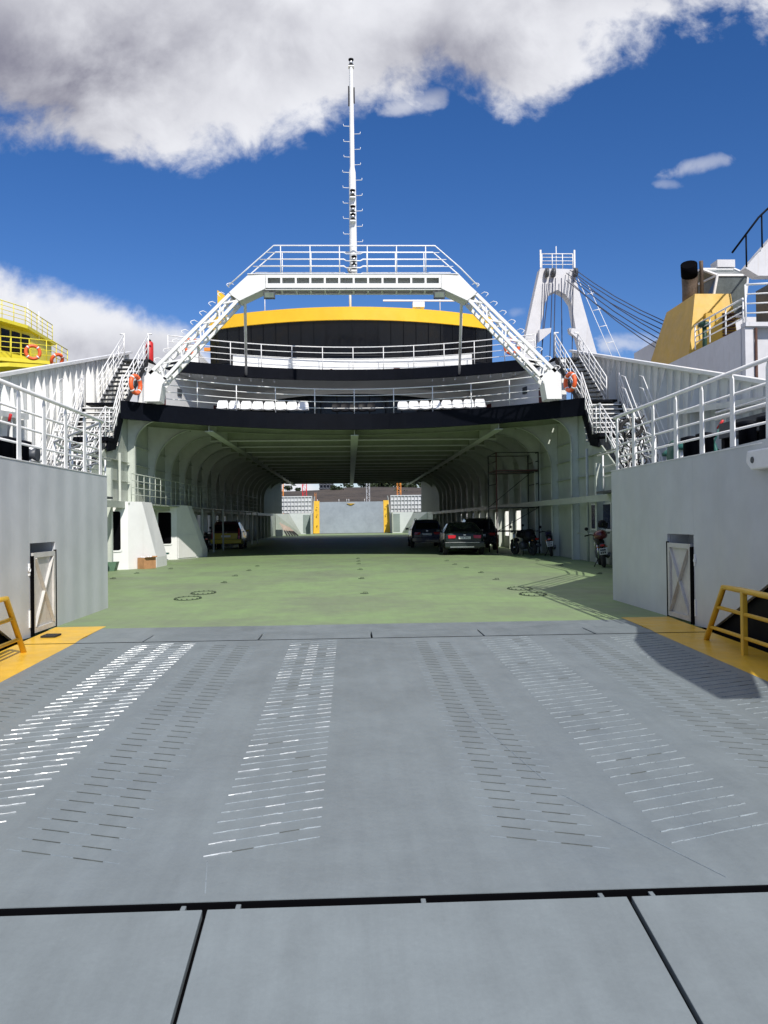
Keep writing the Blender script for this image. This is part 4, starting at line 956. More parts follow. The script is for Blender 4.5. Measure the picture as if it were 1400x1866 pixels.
# ------------------------------------------------------------------ cars
def car(name, label, cat, loc, rz_, W=1.8, Lg=4.4, H=1.45, style='wagon', paint=None, lower=None, plate='', tailpanel=None, sidepaint=None, roofcol=None, chrome=False, grp='cars parked under the upper deck'):
    t = thing(name, label, cat, loc, rz_, grp)
    hb = .92 if H < 1.5 else .98
    # stations along +y (rear = 0): y, half width, z belt, z top, half width top
    if style == 'sedan': st = [(0, .80, .80, .84, .70), (.05, .93, .93, .97, .76), (.55, .98, .97, 1.02, .78), (.95, 1, .97, H*.93, .70), (1.35, 1, .96, H*.99, .68), (2.2, 1, .95, H, .69), (2.9, 1, .94, H*.93, .66), (3.5, 1, .92, .97, .76), (4.3, .93, .82, .86, .7), (Lg, .78, .62, .66, .6)]
    else: st = [(0, .84, .78, .80, .80), (.06, .94, hb, hb+.05, .82), (.22, .98, hb, H*.90, .74), (.40, 1, hb, H*.985, .72), (1.2, 1, hb-.01, H, .73), (2.3, 1, hb-.03, H*.98, .70), (2.75, 1, hb-.04, H*.92, .68), (3.3, 1, hb-.05, hb+.0, .80), (Lg-.2, .93, hb-.16, hb-.12, .72), (Lg, .80, .6, .64, .6)]
    rows = []
    for y, k_, zb, zt_, kt in st:
        hw = W/2*k_; z0 = .30 if y < .1 or y > Lg-.1 else .22
        rows.append([(-hw*.93, y, z0), (-hw, y, z0+.18), (-hw*1.01, y, .62), (-hw*.98, y, zb), (-W/2*kt, y, zt_-.03), (-W/2*kt*.86, y, zt_), (0, y, zt_+.015),
                     (W/2*kt*.86, y, zt_), (W/2*kt, y, zt_-.03), (hw*.98, y, zb), (hw*1.01, y, .62), (hw, y, z0+.18), (hw*.93, y, z0)])
    q = MB().sheet([r_[::-1] for r_ in rows], True)
    for r_, inv in ((rows[0], False), (rows[-1], True)):
        q.add(r_, [tuple(range(13)) if not inv else tuple(range(12, -1, -1))])
    q.add([rows[0][0], rows[0][-1], rows[-1][-1], rows[-1][0]], [(0, 1, 2, 3)])
    body = q.build('body', paint, t, bevel=.012, world=False)
    def P(y, j, out=.006):                              # point on loft surface
        for a, c in zip(rows[:-1], rows[1:]):
            if a[0][1] <= y <= c[0][1]:
                f = (y-a[0][1])/(c[0][1]-a[0][1]); p = Vector(a[j]).lerp(Vector(c[j]), f); return p
    # side windows
    for s, jb, jt in ((-1, 3, 4), (1, 9, 8)):
        for y0, y1 in ((st[3][0]-.1, 1.35), (1.45, 2.25), (2.35, 2.85)):
            if style != 'sedan' and y0 < .4: y0 = .42
            a, c_, d_, e_ = P(y0, jb), P(y1, jb), P(y1, jt), P(y0, jt)
            a2, c2_ = a.lerp(e_, .06), c_.lerp(d_, .06); d2_, e2_ = c_.lerp(d_, .92), a.lerp(e_, .92)
            MB().prism([v_+Vector((s*.004, 0, 0)) for v_ in (a2, c2_, d2_, e2_)], (s*.008, 0, 0)).build('side_window', GLASS, t, world=False)
    # rear window, slightly proud
    if style == 'sedan': y0, y1, z0, z1, w0, w1 = .58, .93, 1.035, H*.90, .66, .60
    else: y0, y1, z0, z1, w0, w1 = .07, .20, hb+.07, H*.885, .74, .68
    MB().prism([(-W/2*w0, y0-.02, z0), (W/2*w0, y0-.02, z0), (W/2*w1, y1-.02, z1), (-W/2*w1, y1-.02, z1)], (0, -.012, .004)).build('rear_window', GLASS, t, world=False)
    MB().prism([(-W/2*.62, 2.93, H*.91), (W/2*.62, 2.93, H*.91), (W/2*.72, 3.45, .99), (-W/2*.72, 3.45, .99)], (0, .01, .012)).build('windscreen', GLASS, t, world=False)
    # bumper
    bmp = MB().prism([(-W/2*.97, -.09, .34), (W/2*.97, -.09, .34), (W/2*.99, -.09, .58), (-W/2*.99, -.09, .58)], (0, .22, 0)).build('bumper', lower or paint, t, bevel=.03, world=False)
    if chrome: MB().box(-W/2*.72, W/2*.45, -.115, -.092, .34, .385).box(-W/2*.72, W/2*.72, -.112, -.092, .545, .56).build('chrome_strip', CHROME, bmp, world=False)
    if tailpanel: MB().prism([(-W/2*.72, -.012, .60), (W/2*.72, -.012, .60), (W/2*.76, .03, .93), (-W/2*.76, .03, .93)], (0, -.02, 0)).build('tailgate', tailpanel, t, bevel=.01, world=False)
    zl = .74
    for s in (-1, 1):
        if tailpanel: MB().prism([(s*W/2*.80, -.015, .62), (s*W/2*.90, -.0, .62), (s*W/2*.88, .09, 1.2), (s*W/2*.79, .06, 1.2)], (0, -.025, 0)).build('tail_light', TAIL, t, world=False)
        else: MB().prism([(s*W/2*.46, -.03, zl), (s*W/2*.80, -.01, zl-.01), (s*W/2*.82, .01, zl+.13), (s*W/2*.42, -.0, zl+.13)], (0, -.025, 0)).build('tail_light', TAIL, t, bevel=.008, world=False)
        mr = MB().box(s*(W/2+.02), s*(W/2+.2), 2.6, 2.68, .98, 1.1).build('mirror', paint if not lower else lower, t, bevel=.03, world=False)
    pl_ = MB().box(-.26, .26, -.055, -.04, .70, .81).build('number_plate', PLATE, t, world=False)
    if plate:
        cu = bpy.data.curves.new('plate_text', 'FONT'); cu.body = plate; cu.size = .105; cu.align_x = 'CENTER'; cu.align_y = 'CENTER'; cu.extrude = .001
        to = bpy.data.objects.new('plate_text', cu); COL.objects.link(to); to.parent = pl_; to.location = (0, -.0575, .755); to.rotation_euler = (R(90), 0, 0); cu.materials.append(INK)
        me_ = bpy.data.meshes.new_from_object(to); mo = bpy.data.objects.new('plate_text', me_); COL.objects.link(mo); mo.parent = pl_; mo.location = to.location; mo.rotation_euler = to.rotation_euler; bpy.data.objects.remove(to)
    MB().box(-.05, .05, -.02, .0, hb-.06, hb-.02).build('badge', CHROME, t, world=False)
    for y in (.72, Lg-.82):
        for s in (-1, 1):
            wn = MB().lathe((s*(W/2-.19), y, .31), [(.20, -.0*s), (.29, 0), (.315, .03*s), (.315, .17*s), (.29, .20*s), (.19, .20*s)] if s > 0 else [(.20, 0), (.29, 0), (.315, -.03), (.315, -.17), (.29, -.20), (.19, -.20)], 24, 'X').build('wheel', RUBBER, t, world=False)
            MB().lathe((s*(W/2+.008), y, .31), [(.20, 0), (.19, s*.004), (.06, -s*.03), (.05, s*.002)], 10, 'X', False).build('rim', CHROME, wn, world=False)
            # wheel arch
            MB().tube([(s*(W/2-.012), y+.36*math.cos(a), .31+.36*math.sin(a)) for a in [math.pi*i/10 for i in range(11)]], .028, 6).build('wheel_arch', lower or BLKP, body, world=False)
    if style != 'sedan':
        for s in (-1, 1): MB().tube([(s*W/2*.64, .5, H-.02), (s*W/2*.64, .6, H+.05), (s*W/2*.64, 2.2, H+.05), (s*W/2*.64, 2.35, H-.03)], .018, 6).build('roof_rail', BLKP, t, world=False)
    MB().tube([(0, -.04, hb+.08), (.25, -.0, hb+.16)], .01, 5).build('wiper', BLKP, t, world=False)
    return t
car('dark_wagon', 'dark grey green car with red tail lights and chrome strip parked nearest on the right', 'car', (4.72, 35.7, 0), R(-3), 1.76, 4.5, 1.42, 'sedan', mat('grey_green_car_paint', (.012, .020, .018), .3, var=.05, coat=.2), plate='TYB 5462', chrome=True)
car('blue_car', 'dark blue hatchback parked just left of the grey green car', 'car', (4.02, 45.6, 0), R(-1), 1.72, 4.2, 1.56, 'wagon', mat('blue_car_paint', (.012, .018, .05), .22, var=.05, coat=.6))
car('black_suv', 'tall black car parked behind and right of the grey green car', 'car', (6.25, 41.0, 0), R(-2), 1.8, 4.4, 1.6, 'wagon', mat('black_car_paint', (.010, .012, .018), .22, var=.05, coat=.6))
car('yellow_car', 'small yellow car with dark tailgate window and roof rails parked under the left walkway', 'car', (-7.25, 47.2, 0), R(2), 1.74, 4.0, 1.6, 'wagon', mat('car_roof_maroon', (.05, .015, .018), .3, var=.05, coat=.4), lower=mat('car_yellow', (.52, .42, .03), .35, var=.05), tailpanel=mat('car_yellow_gate', (.50, .40, .03), .35, var=.05), plate='')

# ------------------------------------------------------------------ motorcycles
def moto(label, loc, rz_, lean=6, col=None, topcase=None, cover=None, grp='motorcycles along the right wall', plate=True, cat='motorcycle'):
    t = thing('motorcycle', label, cat, loc, 0, grp); t.rotation_euler = (0, R(-lean), rz_)
    for y, nm in ((.0, 'rear_wheel'), (1.32, 'front_wheel')):
        w_ = MB().tube([(0, y+.255*math.cos(a), .31+.255*math.sin(a)) for a in [2*math.pi*i/26 for i in range(26)]], .062, 10, True).build(nm, RUBBER, t, world=False)
        q = MB().lathe((0, y, .31), [(.205, -.02), (.205, .02), (.19, .02), (.19, -.02)], 24, 'X').lathe((0, y, .31), [(.04, -.07), (.04, .07)], 12, 'X')
        for k_ in range(5): a = 2*math.pi*k_/5; q.bar((0, y, .31), (0, y+.2*math.cos(a), .31+.2*math.sin(a)), .025, .03, (1, 0, 0))
        q.build('rim', CHROME if nm[0] == 'f' else DARKG, w_, world=False)
    MB().tube([(0, -.34, .52), (0, -.22, .66), (0, 0, .70), (0, .15, .62)], [.05, .075, .08, .05], 10).build('rear_mudguard', BLKP, t, world=False)
    MB().tube([(0, 1.0, .63), (0, 1.25, .66), (0, 1.5, .58)], .07, 10).build('front_mudguard', col, t, world=False)
    for s in (-1, 1):
        MB().tube([(s*.08, 1.32, .31), (s*.09, 1.12, .92)], .026, 8).build('fork_leg', CHROME, t, world=False)
        MB().tube([(s*.11, 0, .31), (s*.12, -.02, .72)], [.035, .03], 8).build('shock_absorber', CHROME, t, world=False)
        MB().tube([(s*.03, 1.08, .98), (s*.2, 1.02, 1.04), (s*.36, .92, 1.02)], .016, 8).tube([(s*.27, .96, 1.03), (s*.40, .89, 1.02)], .022, 8).build('handlebar', BLKP, t, world=False)
        MB().tube([(s*.25, .98, 1.04), (s*.30, 1.0, 1.22)], .008, 6).lathe((s*.31, .985, 1.24), [(.02, -.012), (.055, -.01), (.06, .0), (.02, .012)], 14, 'Y').build('mirror', BLKP, t, world=False)
        MB().tube([(s*.09, -.26, .66), (s*.17, -.28, .66)], .016, 6).build('indicator', mat('amber', (.6, .2, .02), .2, var=0) if 'amber' not in bpy.data.materials else bpy.data.materials['amber'], t, world=False)
    MB().lathe((0, .62, .42), [(.10, -.17), (.17, -.13), (.18, .13), (.10, .17)], 12, 'X').build('engine', DARKG, t, world=False)
    MB().tube([(.15, .5, .3), (.17, .2, .3), (.18, -.35, .42)], [.03, .045, .055], 10).build('exhaust', DARKG, t, world=False)
    MB().tube([(0, .35, .78), (0, .55, .86), (0, .85, .9), (0, 1.02, .82)], [.10, .15, .16, .08], 12).build('fuel_tank', col, t, world=False)
    MB().tube([(0, -.3, .80), (0, -.1, .80), (0, .25, .78), (0, .45, .80)], [.06, .11, .13, .08], 12).build('seat', BLKP, t, world=False)
    MB().tube([(0, -.36, .72), (0, 0, .66), (0, .4, .62)], [.06, .10, .11], 10).build('tail_fairing', col, t, world=False)
    MB().lathe((0, 1.22, .98), [(.07, -.04), (.095, .0), (.09, .04)], 14, 'Y').build('headlight', CHROME, t, world=False)
    MB().box(-.06, .06, -.44, -.40, .68, .74).build('tail_light', TAIL, t, world=False)
    if plate:
        pl_ = MB().bar((0, -.42, .42), (0, -.47, .62), .24, .008, (0, 1, 0)).build('number_plate', PLATE, t, world=False)
        q = MB()
        for r_ in range(2):
            for k_ in range(3): q.box(-.085+k_*.06, -.045+k_*.06, -.476+.022*(1-r_)-.001, -.462, .455+r_*.085, .51+r_*.085)
        q.build('plate_marks', INK, pl_, world=False)
    MB().tube([(-.12, .45, .25), (-.30, .32, 0.0)], .014, 6).build('side_stand', BLKP, t, world=False)
    if topcase: MB().lathe((0, -.28, .90), [(.10, 0), (.19, .03), (.215, .11), (.20, .2), (.12, .27), (.03, .29)], 16).build('top_case', topcase, t, bevel=0, world=False)
    if cover: MB().lathe((0, .15, .62), [(.28, 0), (.27, .15), (.25, .35), (.18, .47), (.04, .5)], 14).build('rain_cover', cover, t, world=False)
    return t
GLOSSR = mat('maroon_case', (.10, .008, .012), .2, var=.1, coat=.5)
moto('motorcycle with a dark red top case parked nearest, partly behind the right grey side wall', (7.72, 25.7, 0), R(-12), 7, mat('moto_black', (.02, .02, .03), .25, var=0), topcase=GLOSSR)
t = thing('helmet', 'black motorcycle helmet hanging above the dark red top case', 'helmet', (7.88, 26.35, 1.35), R(20))
MB().lathe((0, 0, 0), [(.10, -.12), (.135, -.08), (.145, 0), (.12, .08), (.06, .125), (.01, .135)], 18).build('shell', BLKP, t, world=False)
MB().prism([(-.10, -.12, -.06), (.10, -.12, -.06), (.11, -.125, .04), (-.11, -.125, .04)], (0, -.03, 0)).build('visor', GLASS, t, world=False)
moto('motorcycle with a white number plate parked in the middle of the right wall group', (8.0, 33.6, 0), R(-14), 7, mat('moto_navy', (.02, .02, .06), .25, var=0))
moto('scooter with a bulky black cover parked left of the motorcycle with the white plate', (7.45, 34.6, 0), R(22), 6, BLKP, cover=BLKP, plate=False, cat='scooter')
moto('dark motorcycle standing beside the yellow car under the left walkway', (-7.6, 43.2, 0), R(12), 6, BLKP, grp='motorcycles along the left wall', plate=False)

# ------------------------------------------------------------------ scaffold tower
t = thing('scaffold_tower', 'dark steel scaffold tower standing by the right wall behind the motorcycles', 'scaffold', (7.2, 37.3, 0))
SC_ = mat('scaffold_steel', (.03, .035, .035), .5, var=.3); SCR = mat('scaffold_red', (.10, .025, .02), .5, var=.2)
xa, xb, ya, yb_ = 6.25, 8.12, 36.3, 38.4
for x in (xa, xb):
    for y in (ya, yb_):
        MB().tube([(x, y, .12), (x, y, 4.5)], .028, 8).build('upright', SCR if (x == xa and y == ya) else SC_, t)
        MB().lathe((x, y, .08), [(.04, -.025), (.08, -.02), (.08, .02), (.04, .025)], 14, 'X').build('castor', RUBBER, t)
for z in (.5, 1.0, 2.05, 3.1, 3.65, 4.1, 4.48):
    q = MB()
    if z in (1.0, 2.05, 4.48, 3.65): q.tube([(xa, ya, z), (xb, ya, z)], .022, 6).tube([(xa, yb_, z), (xb, yb_, z)], .022, 6)
    q.tube([(xa, ya, z), (xa, yb_, z)], .022, 6).tube([(xb, ya, z), (xb, yb_, z)], .022, 6).build('ledger', SC_, t)
MB().tube([(xa, ya, 1.0), (xb, ya, 2.05)], .016, 6).build('brace', SC_, t); MB().tube([(xa, yb_, 2.1), (xb, yb_, 3.6)], .016, 6).build('brace', SC_, t)
MB().box(xa, xb, ya, yb_, 3.68, 3.72).build('platform', SCR, t)

# ------------------------------------------------------------------ mooring gear behind the side walls
def winch(label, x, y, s, m1_, big=1.):
    t = thing('mooring_winch', label, 'winch', (x, y, 2.36), 0, 'mooring winches on the side decks')
    MB().box(x-.5, x+.5, y-.45, y+.45, 2.36, 2.5).build('bed', DARKG, t)
    for k_ in (-.42, .1, .42): MB().lathe((x+k_, y, 2.95), [(.08, -.03), (.34*big, -.03), (.34*big, .03), (.08, .03)], 18, 'X').build('flange', m1_, t)
    MB().lathe((x-.15, y, 2.95), [(.2, -.25), (.2, .25)], 14, 'X').build('rope_drum', ROPE, t)
    MB().lathe((x+.7, y, 2.95), [(.15, -.12), (.09, 0), (.15, .12)], 14, 'X').build('warping_head', DARKG, t)
    MB().box(x-.1, x+.3, y+.2, y+.7, 2.5, 3.1).build('motor', m1_, t, bevel=.03)
    MB().tube([(x+.3, y-.2, 2.9), (x+.45, y-.45, 3.55)], .02, 6).build('brake_lever', m1_, t); MB().tube([(x+.42, y-.4, 3.5), (x+.5, y-.5, 3.68)], .03, 6).build('lever_grip', REDP, t)
winch('green mooring winch with red lever grip behind the right side wall railing, nearer one', 7.7, 15.2, 1, GREENM)
winch('green mooring winch with red lever grip behind the right side wall railing, farther one', 7.5, 18.4, 1, GREENM)
winch('dark mooring winch behind the left side wall railing, nearer one', -7.4, 14.2, -1, DARKG, 1.15)
winch('dark mooring winch behind the left side wall railing, farther one', -7.2, 16.6, -1, DARKG)
def bollard(x, y, label):
    t = thing('bollard', label, 'bollard', (x, y, 2.36), 0, 'twin mooring bollards on the side decks')
    MB().box(x-.2, x+.2, y-.5, y+.5, 2.36, 2.42).build('base', NAVY, t)
    for k_ in (-.3, .3): MB().lathe((x, y+k_, 2.42), [(.12, 0), (.12, .4), (.16, .42), (.16, .47), (.05, .5)], 14).build('post', NAVY, t)
bollard(5.4, 11.2, 'black twin bollard behind the right side wall, nearer one'); bollard(5.5, 13.4, 'black twin bollard behind the right side wall, farther one')
bollard(-5.4, 11.6, 'black twin bollard behind the left side wall, nearer one'); bollard(-5.5, 13.2, 'black twin bollard behind the left side wall, farther one')
# hoses hung on the right rail end
t = thing('hanging_hoses', 'tangle of black and pale hoses hanging on the right railing corner', 'hoses', (5.0, 15.5, 2.5))
rr = random.Random(3)
for i in range(6):
    x = 4.9+rr.uniform(0, .3); y = 15.2+rr.uniform(-.3, .3); pts = []
    for k_ in range(9): pts.append((x+.07*math.sin(k_*1.3+i), y+.07*math.cos(k_*1.7+i*2), 3.42-.115*k_))
    MB().tube(pts, .014, 6).build('hose', [RUBBER, ROPE, RUBBER][i % 3], t)
MB().tube([(5.1+.2*math.cos(a), 15.45, 3.25+.16*math.sin(a)) for a in [2*math.pi*i/20 for i in range(20)]], .035, 8, True).build('hose_coil', RUBBER, t)
for s, lb in ((-1, 'left'), (1, 'right')):            # white ventilation mushroom posts near the stairs
    for (x, y, h_, wv) in ((6.9, 17.4, .75, 'nearer'), (8.6, 22.5, 1.0, 'farther')):
        t = thing('vent_post', 'white mushroom headed vent behind the %s railing, %s one' % (lb, wv), 'vent', (s*x, y, 2.36), 0, 'mushroom vents on the side decks')
        MB().lathe((s*x, y, 2.36), [(.09, 0), (.09, h_-.1)], 12).build('pipe', WHITE_R, t)
        MB().lathe((s*x, y, 2.36+h_-.12), [(.09, 0), (.2, .0), (.2, .08), (.12, .16), (.02, .18)], 16).build('cap', WHITE_R if s < 0 else GREENM, t)
t = thing('fairlead_bracket', 'white rounded fairlead bracket on the top of the right grey side wall', 'fairlead', (4.7, 9.6, 2.4))
MB().prism([(4.74, 9.95, 2.36), (4.74, 9.98, 2.22), (4.74, 9.85, 2.12), (4.74, 8.9, 2.12), (4.74, 8.9, 2.36)], (-.12, 0, 0)).build('bracket', WHITE_R, t, bevel=.02)
MB().lathe((4.618, 9.8, 2.24), [(.04, -.006), (.04, .0)], 14, 'X').build('eye', DARKG, t)
for s, lb in ((-1, 'left'), (1, 'right')):
    t = thing('mooring_platform', 'dark grey raised mooring platform behind the %s railing with white edge bars' % lb, 'platform', (s*8, 11.5, 2.36), 0, 'raised mooring platforms')
    MB().box(s*6.4, s*9.6, 8.8, 14.6, 2.95, 3.22).build('plate_edge', DARKG, t)
    MB().tube([(s*6.35, 8.8, 3.3), (s*6.35, 14.6, 3.3)], .03, 6).tube([(s*6.35, 8.8, 3.42), (s*6.35, 14.6, 3.42)], .02, 6).build('edge_bar', WHITE_R, t)
    for y in (9, 10.5, 12, 13.5, 14.5): MB().box(s*6.45, s*6.6, y, y+.12, 2.37, 2.95).build('support', NAVY, t)

# ------------------------------------------------------------------ neighbouring ships
def wp(mb, *a): return mb
t = thing('white_ship', 'large weathered white ship moored to the right with an ochre funnel and glazed cabin', 'ship', (20, 45, 0))
ship = MB().box(14, 30, 29.4, 39.2, -3, 8.35)
hull_r = ship.build('deckhouse', SHIPW, t)
MB().prism([(14.02, 29.1, -3), (14.02, 29.1, 8.42), (14.3, 29.1, 8.42), (15.2, 29.1, -3)], (0, .28, 0)).box(14.0, 18.5, 29.0, 29.38, 8.35, 8.5).build('corner_post', SHIPW, t)
MB().box(14.35, 14.42, 29.0, 29.09, 4.0, 8.3).build('rust_streak', RUSTY, t)
fn = MB(); b0 = [(14.02, 34.0), (16.2, 34.0), (16.2, 39.0), (14.02, 39.0)]; b1 = [(14.5, 34.45), (16.05, 34.45), (16.05, 37.6), (14.5, 37.6)]
zz0, zz1 = 8.36, 11.0
fn.add([(x, y, zz0) for x, y in b0]+[(x, y, zz1) for x, y in b1], [(4, 5, 6, 7), (0, 1, 5, 4), (1, 2, 6, 5), (2, 3, 7, 6), (3, 0, 4, 7)])
f = fn.build('funnel', YELF, t)
MB().box(14.8, 15.5, 34.1, 34.3, 8.9, 10.1).build('funnel_door', YELF, f)
q = MB()
for i in range(9): q.box(15.5, 16.05, 34.05, 34.28, 9.0+i*.13, 9.05+i*.13)
q.build('louvre', RUSTY, f)
MB().tube([(14.95, 36.0, 10.9), (14.95, 36.0, 11.7), (14.8, 35.7, 12.25), (14.7, 35.5, 12.45)], .34, 14).build('exhaust_pipe', mat('sooty_metal', (.12, .09, .07), .6, var=.5, vscale=2), f)
MB().tube([(14.82, 35.75, 12.15), (14.66, 35.4, 12.55)], .35, 14).build('sooty_mouth', BLACK, f)
MB().tube([(15.3, 35.6, 10.9), (15.3, 35.6, 12.2), (15.2, 35.4, 12.7)], .09, 8).build('thin_exhaust', mat('sooty_thin', (.10, .07, .05), .6, var=.3), f)
# glazed cabin
cab = MB()
cx0, cx1, cy0, cy1, cz0, cz1 = 15.5, 17.1, 35.4, 37.6, 10.3, 12.5
def fr(a, c, w_=.09): cab.bar(a, c, w_, w_, (0, 1, 0) if abs((Vector(c)-Vector(a)).normalized().y) < .9 else (0, 0, 1))
low4 = [(cx0+.1, cy0+.1, cz0), (cx1, cy0+.1, cz0), (cx1, cy1, cz0), (cx0+.1, cy1, cz0)]
up4 = [(cx0+.3, cy0-.25, 12.0), (cx1+.05, cy0-.25, 12.0), (cx1+.05, cy1, 12.0), (cx0-.1, cy1, 12.0)]
rf4 = [(cx0+.0, cy0+.7, 12.55), (cx1-.1, cy0+.7, 12.55), (cx1-.1, cy1, 12.55), (cx0, cy1, 12.55)]
for i in range(4):
    fr(low4[i], up4[i]); fr(up4[i], up4[(i+1) % 4]); fr(rf4[i], rf4[(i+1) % 4]); fr(up4[i], rf4[i]); fr(low4[i], low4[(i+1) % 4])
ca = cab.build('cabin', WHITE_R, t)
q = MB()
for i in range(4): q.quad(low4[i], low4[(i+1) % 4], up4[(i+1) % 4], up4[i]); q.quad(up4[i], up4[(i+1) % 4], rf4[(i+1) % 4], rf4[i])
q.quad(*rf4); q.build('cabin_glass', mat('cabin_glass_grey', (.13, .15, .15), .15, var=.2, vscale=3), ca)
MB().box(16.2, 17.0, 36, 36.7, 12.62, 12.95).build('lamp_box', SHIPW, ca)
railing([(14.2, 29.6, 8.5), (14.2, 33.8, 8.5)], None, parent=t, h=1.0, step=1.4, name='side_rail', m=WHITE_R, r=.03)
railing([(14.2, 29.4, 8.5), (15.2, 29.2, 8.5), (19, 29.2, 8.5)], None, parent=t, h=1.45, step=1.6, name='front_rail', m=WHITE_R, r=.035)
MB().tube([(14.25, 33.0, 8.4), (14.25, 33.0, 9.25)], .09, 10).lathe((14.25, 33.0, 9.25), [(.1, 0), (.24, .02), (.24, .16), (.1, .22)], 14).build('green_vent', mat('vent_dark_green', (.01, .05, .03), .5, var=.1), t)
MB().lathe((17.3, 31.5, 8.4), [(.6, 0), (.65, .7), (.5, 1.3), (.2, 1.7), (.1, 2.4)], 16).build('deck_tank', SHIPW, t)
MB().box(16.6, 30, 39.3, 48, 4, 11.2).build('aft_house', SHIPW, t)
MB().prism([(15.0, 31.0, 11.05), (15.5, 31.0, 10.75), (22, 31.0, 10.75), (22, 31.0, 17.5), (20, 31.0, 16.6)], (0, .5, 0)).build('upper_works', SHIPW, t)
MB().box(16.4, 20, 31.2, 33, 8.5, 10.7).build('winch_house', DARKG, t)
rl = MB().tube([(14.45, 30.9, 11.6), (15.5, 30.9, 12.95), (16.2, 30.9, 13.6), (20, 30.9, 18)], .04, 8).build('dark_sloping_rail', NAVY, t)
for x, z in ((15.0, 12.3), (15.62, 13.05), (16.3, 13.7), (17.2, 14.7)): MB().tube([(x, 30.9, z), (x, 30.9, z-1.25)], .035, 6).build('post', NAVY, rl)
railing([(15.0, 29.2, 8.36), (15.0, 29.2, 8.4)], None, parent=t, h=.9, step=1, name='short_rail')

# ship-side A frame with cables
t = thing('a_frame_gantry', 'tall pale A frame crane gantry with hanging cables rising behind the right bulwark', 'crane', (14, 55, 5))
GY = 55
prof_out = [(10.6, 9), (12.75, 18.35), (15.0, 18.3), (17.5, 9)]
inn = [(11.5, 9), (12.7, 14.3), (13.05, 16.0), (13.35, 16.65), (13.9, 16.9), (14.45, 16.6), (14.85, 16.0), (15.1, 14.3), (16.45, 9)]
q = MB()
def gpoly(pts): q.prism([(x, GY, z) for x, z in pts], (0, .9, 0))
gpoly([(10.6, 9), (11.5, 9), (12.7, 14.3), (13.05, 16.0), (12.2, 16.0)])
gpoly([(12.2, 16.001), (13.05, 16.001), (13.35, 16.65), (13.9, 16.9), (13.9, 18.33), (12.75, 18.35)])
gpoly([(13.901, 16.9), (14.45, 16.6), (14.85, 16.001), (15.6, 16.001), (15.0, 18.3), (13.901, 18.33)])
gpoly([(15.1, 14.3), (16.45, 9), (17.5, 9), (15.6, 16.0), (14.85, 16.0)])
q.build('portal_frame', SHIPW, t)
MB().box(9.5, 18.5, 53, 60, -2.5, 8.9).build('base_house', SHIPW, t)
railing([(12.9, 55.1, 18.36), (15.0, 55.1, 18.36)], None, parent=t, h=1.0, step=.7, name='top_rail', r=.03)
for x in (12.75, 15.05): MB().box(x, x+.1, 55.0, 55.1, 18.4, 19.6).build('rail_end_post', WHITE_R, t)
MB().tube([(13.9, 55.2, 18.3), (13.9, 55.2, 19.9)], .03, 6).build('whip', WHITE_R, t)
for x in (13.15, 13.6, 15.1): MB().lathe((x, 54.8, 18.0), [(.1, -.12), (.3, -.1), (.3, .1), (.1, .12)], 14, 'X').build('sheave', DARKG, t)
for x, s in ((12.5, 1), (15.3, -1)): MB().prism([(x, 54.4, 14.1), (x+s*.8, 54.4, 14.2), (x+s*.75, 54.4, 13.9), (x, 54.4, 13.3)], (0, .5, 0)).build('ear_plate', SHIPW, t)
CAB = mat('steel_cable', (.02, .03, .07), .5, var=0)
for x0, x1 in ((13.0, 12.4), (13.3, 12.0), (13.7, 13.3), (14.1, 14.05), (14.9, 14.6), (13.5, 13.0)): MB().tube([(x0, 54.7, 17.6), (x1, 54.7, 7)], .035, 5).build('cable', CAB, t)
for i, (z0, z1) in enumerate(((18.3, 11.4), (18.2, 11.2), (18.0, 10.9), (17.9, 10.6), (17.7, 10.3), (17.5, 10.0), (17.2, 9.7))):
    a = Vector((15.0-.25*(i % 3), 54.9, z0)); c = Vector((16.2, 41.5, z1)); md = a.lerp(c, .5)-Vector((0, 0, .25))
    MB().tube([a, a.lerp(c, .25)-Vector((0, 0, .18)), md, a.lerp(c, .75)-Vector((0, 0, .18)), c], .028, 5).build('stay_cable', CAB, t)
q = MB(); 
for k_ in range(9):
    z = 16.6-k_*1.1; x = 15.9+k_*.42; q.tube([(x, 55, z), (x+.5, 55, z+.1)], .025, 5)
q.tube([(15.2, 55, 17.9), (19.2, 55, 8.5)], .02, 5).tube([(16.0, 55, 17.2), (19.8, 55, 8.5)], .02, 5)
q.build('side_ladder', WHITE_R, t)

# yellow ship on the left
t = thing('yellow_ship', 'lemon yellow ship moored to the left showing its wheelhouse and bridge wing', 'ship', (-18, 42, 0))
wh = MB().prism([(-15.75, 39.3, 9.3), (-15.0, 41.2, 9.3), (-15.0, 44, 9.3), (-22, 46, 9.3), (-22, 37.6, 9.3)], (0, 0, 1.7)).build('wheelhouse', YELN, t)
def wpane(a, c, z0, z1): 
    a = Vector(a); c = Vector(c); d = (c-a).normalized(); nn = Vector((d.y, -d.x, 0))
    if nn.y > 0: nn = -nn
    MB().prism([a+Vector((0, 0, z0)), c+Vector((0, 0, z0)), c+Vector((0, 0, z1)), a+Vector((0, 0, z1))], nn*.03).build('wheelhouse_window', GLASS, wh)
D0, D1 = Vector((-15.75, 39.3, 0)), Vector((-15.0, 41.2, 0)); E0 = Vector((-22, 37.6, 0))
for k_ in range(3): wpane(D0.lerp(D1, .06+.32*k_), D0.lerp(D1, .31+.32*k_), 9.75, 10.78)
for k_ in range(5): wpane(D0.lerp(E0, .04+.18*k_), D0.lerp(E0, .17+.18*k_), 9.75, 10.78)
MB().prism([(-15.75, 38.2, 10.98), (-14.85, 40.4, 10.98), (-14.85, 44.2, 10.98), (-23, 46, 10.98), (-23, 36.6, 10.98)], (0, 0, .16)).build('roof', YELN, t)
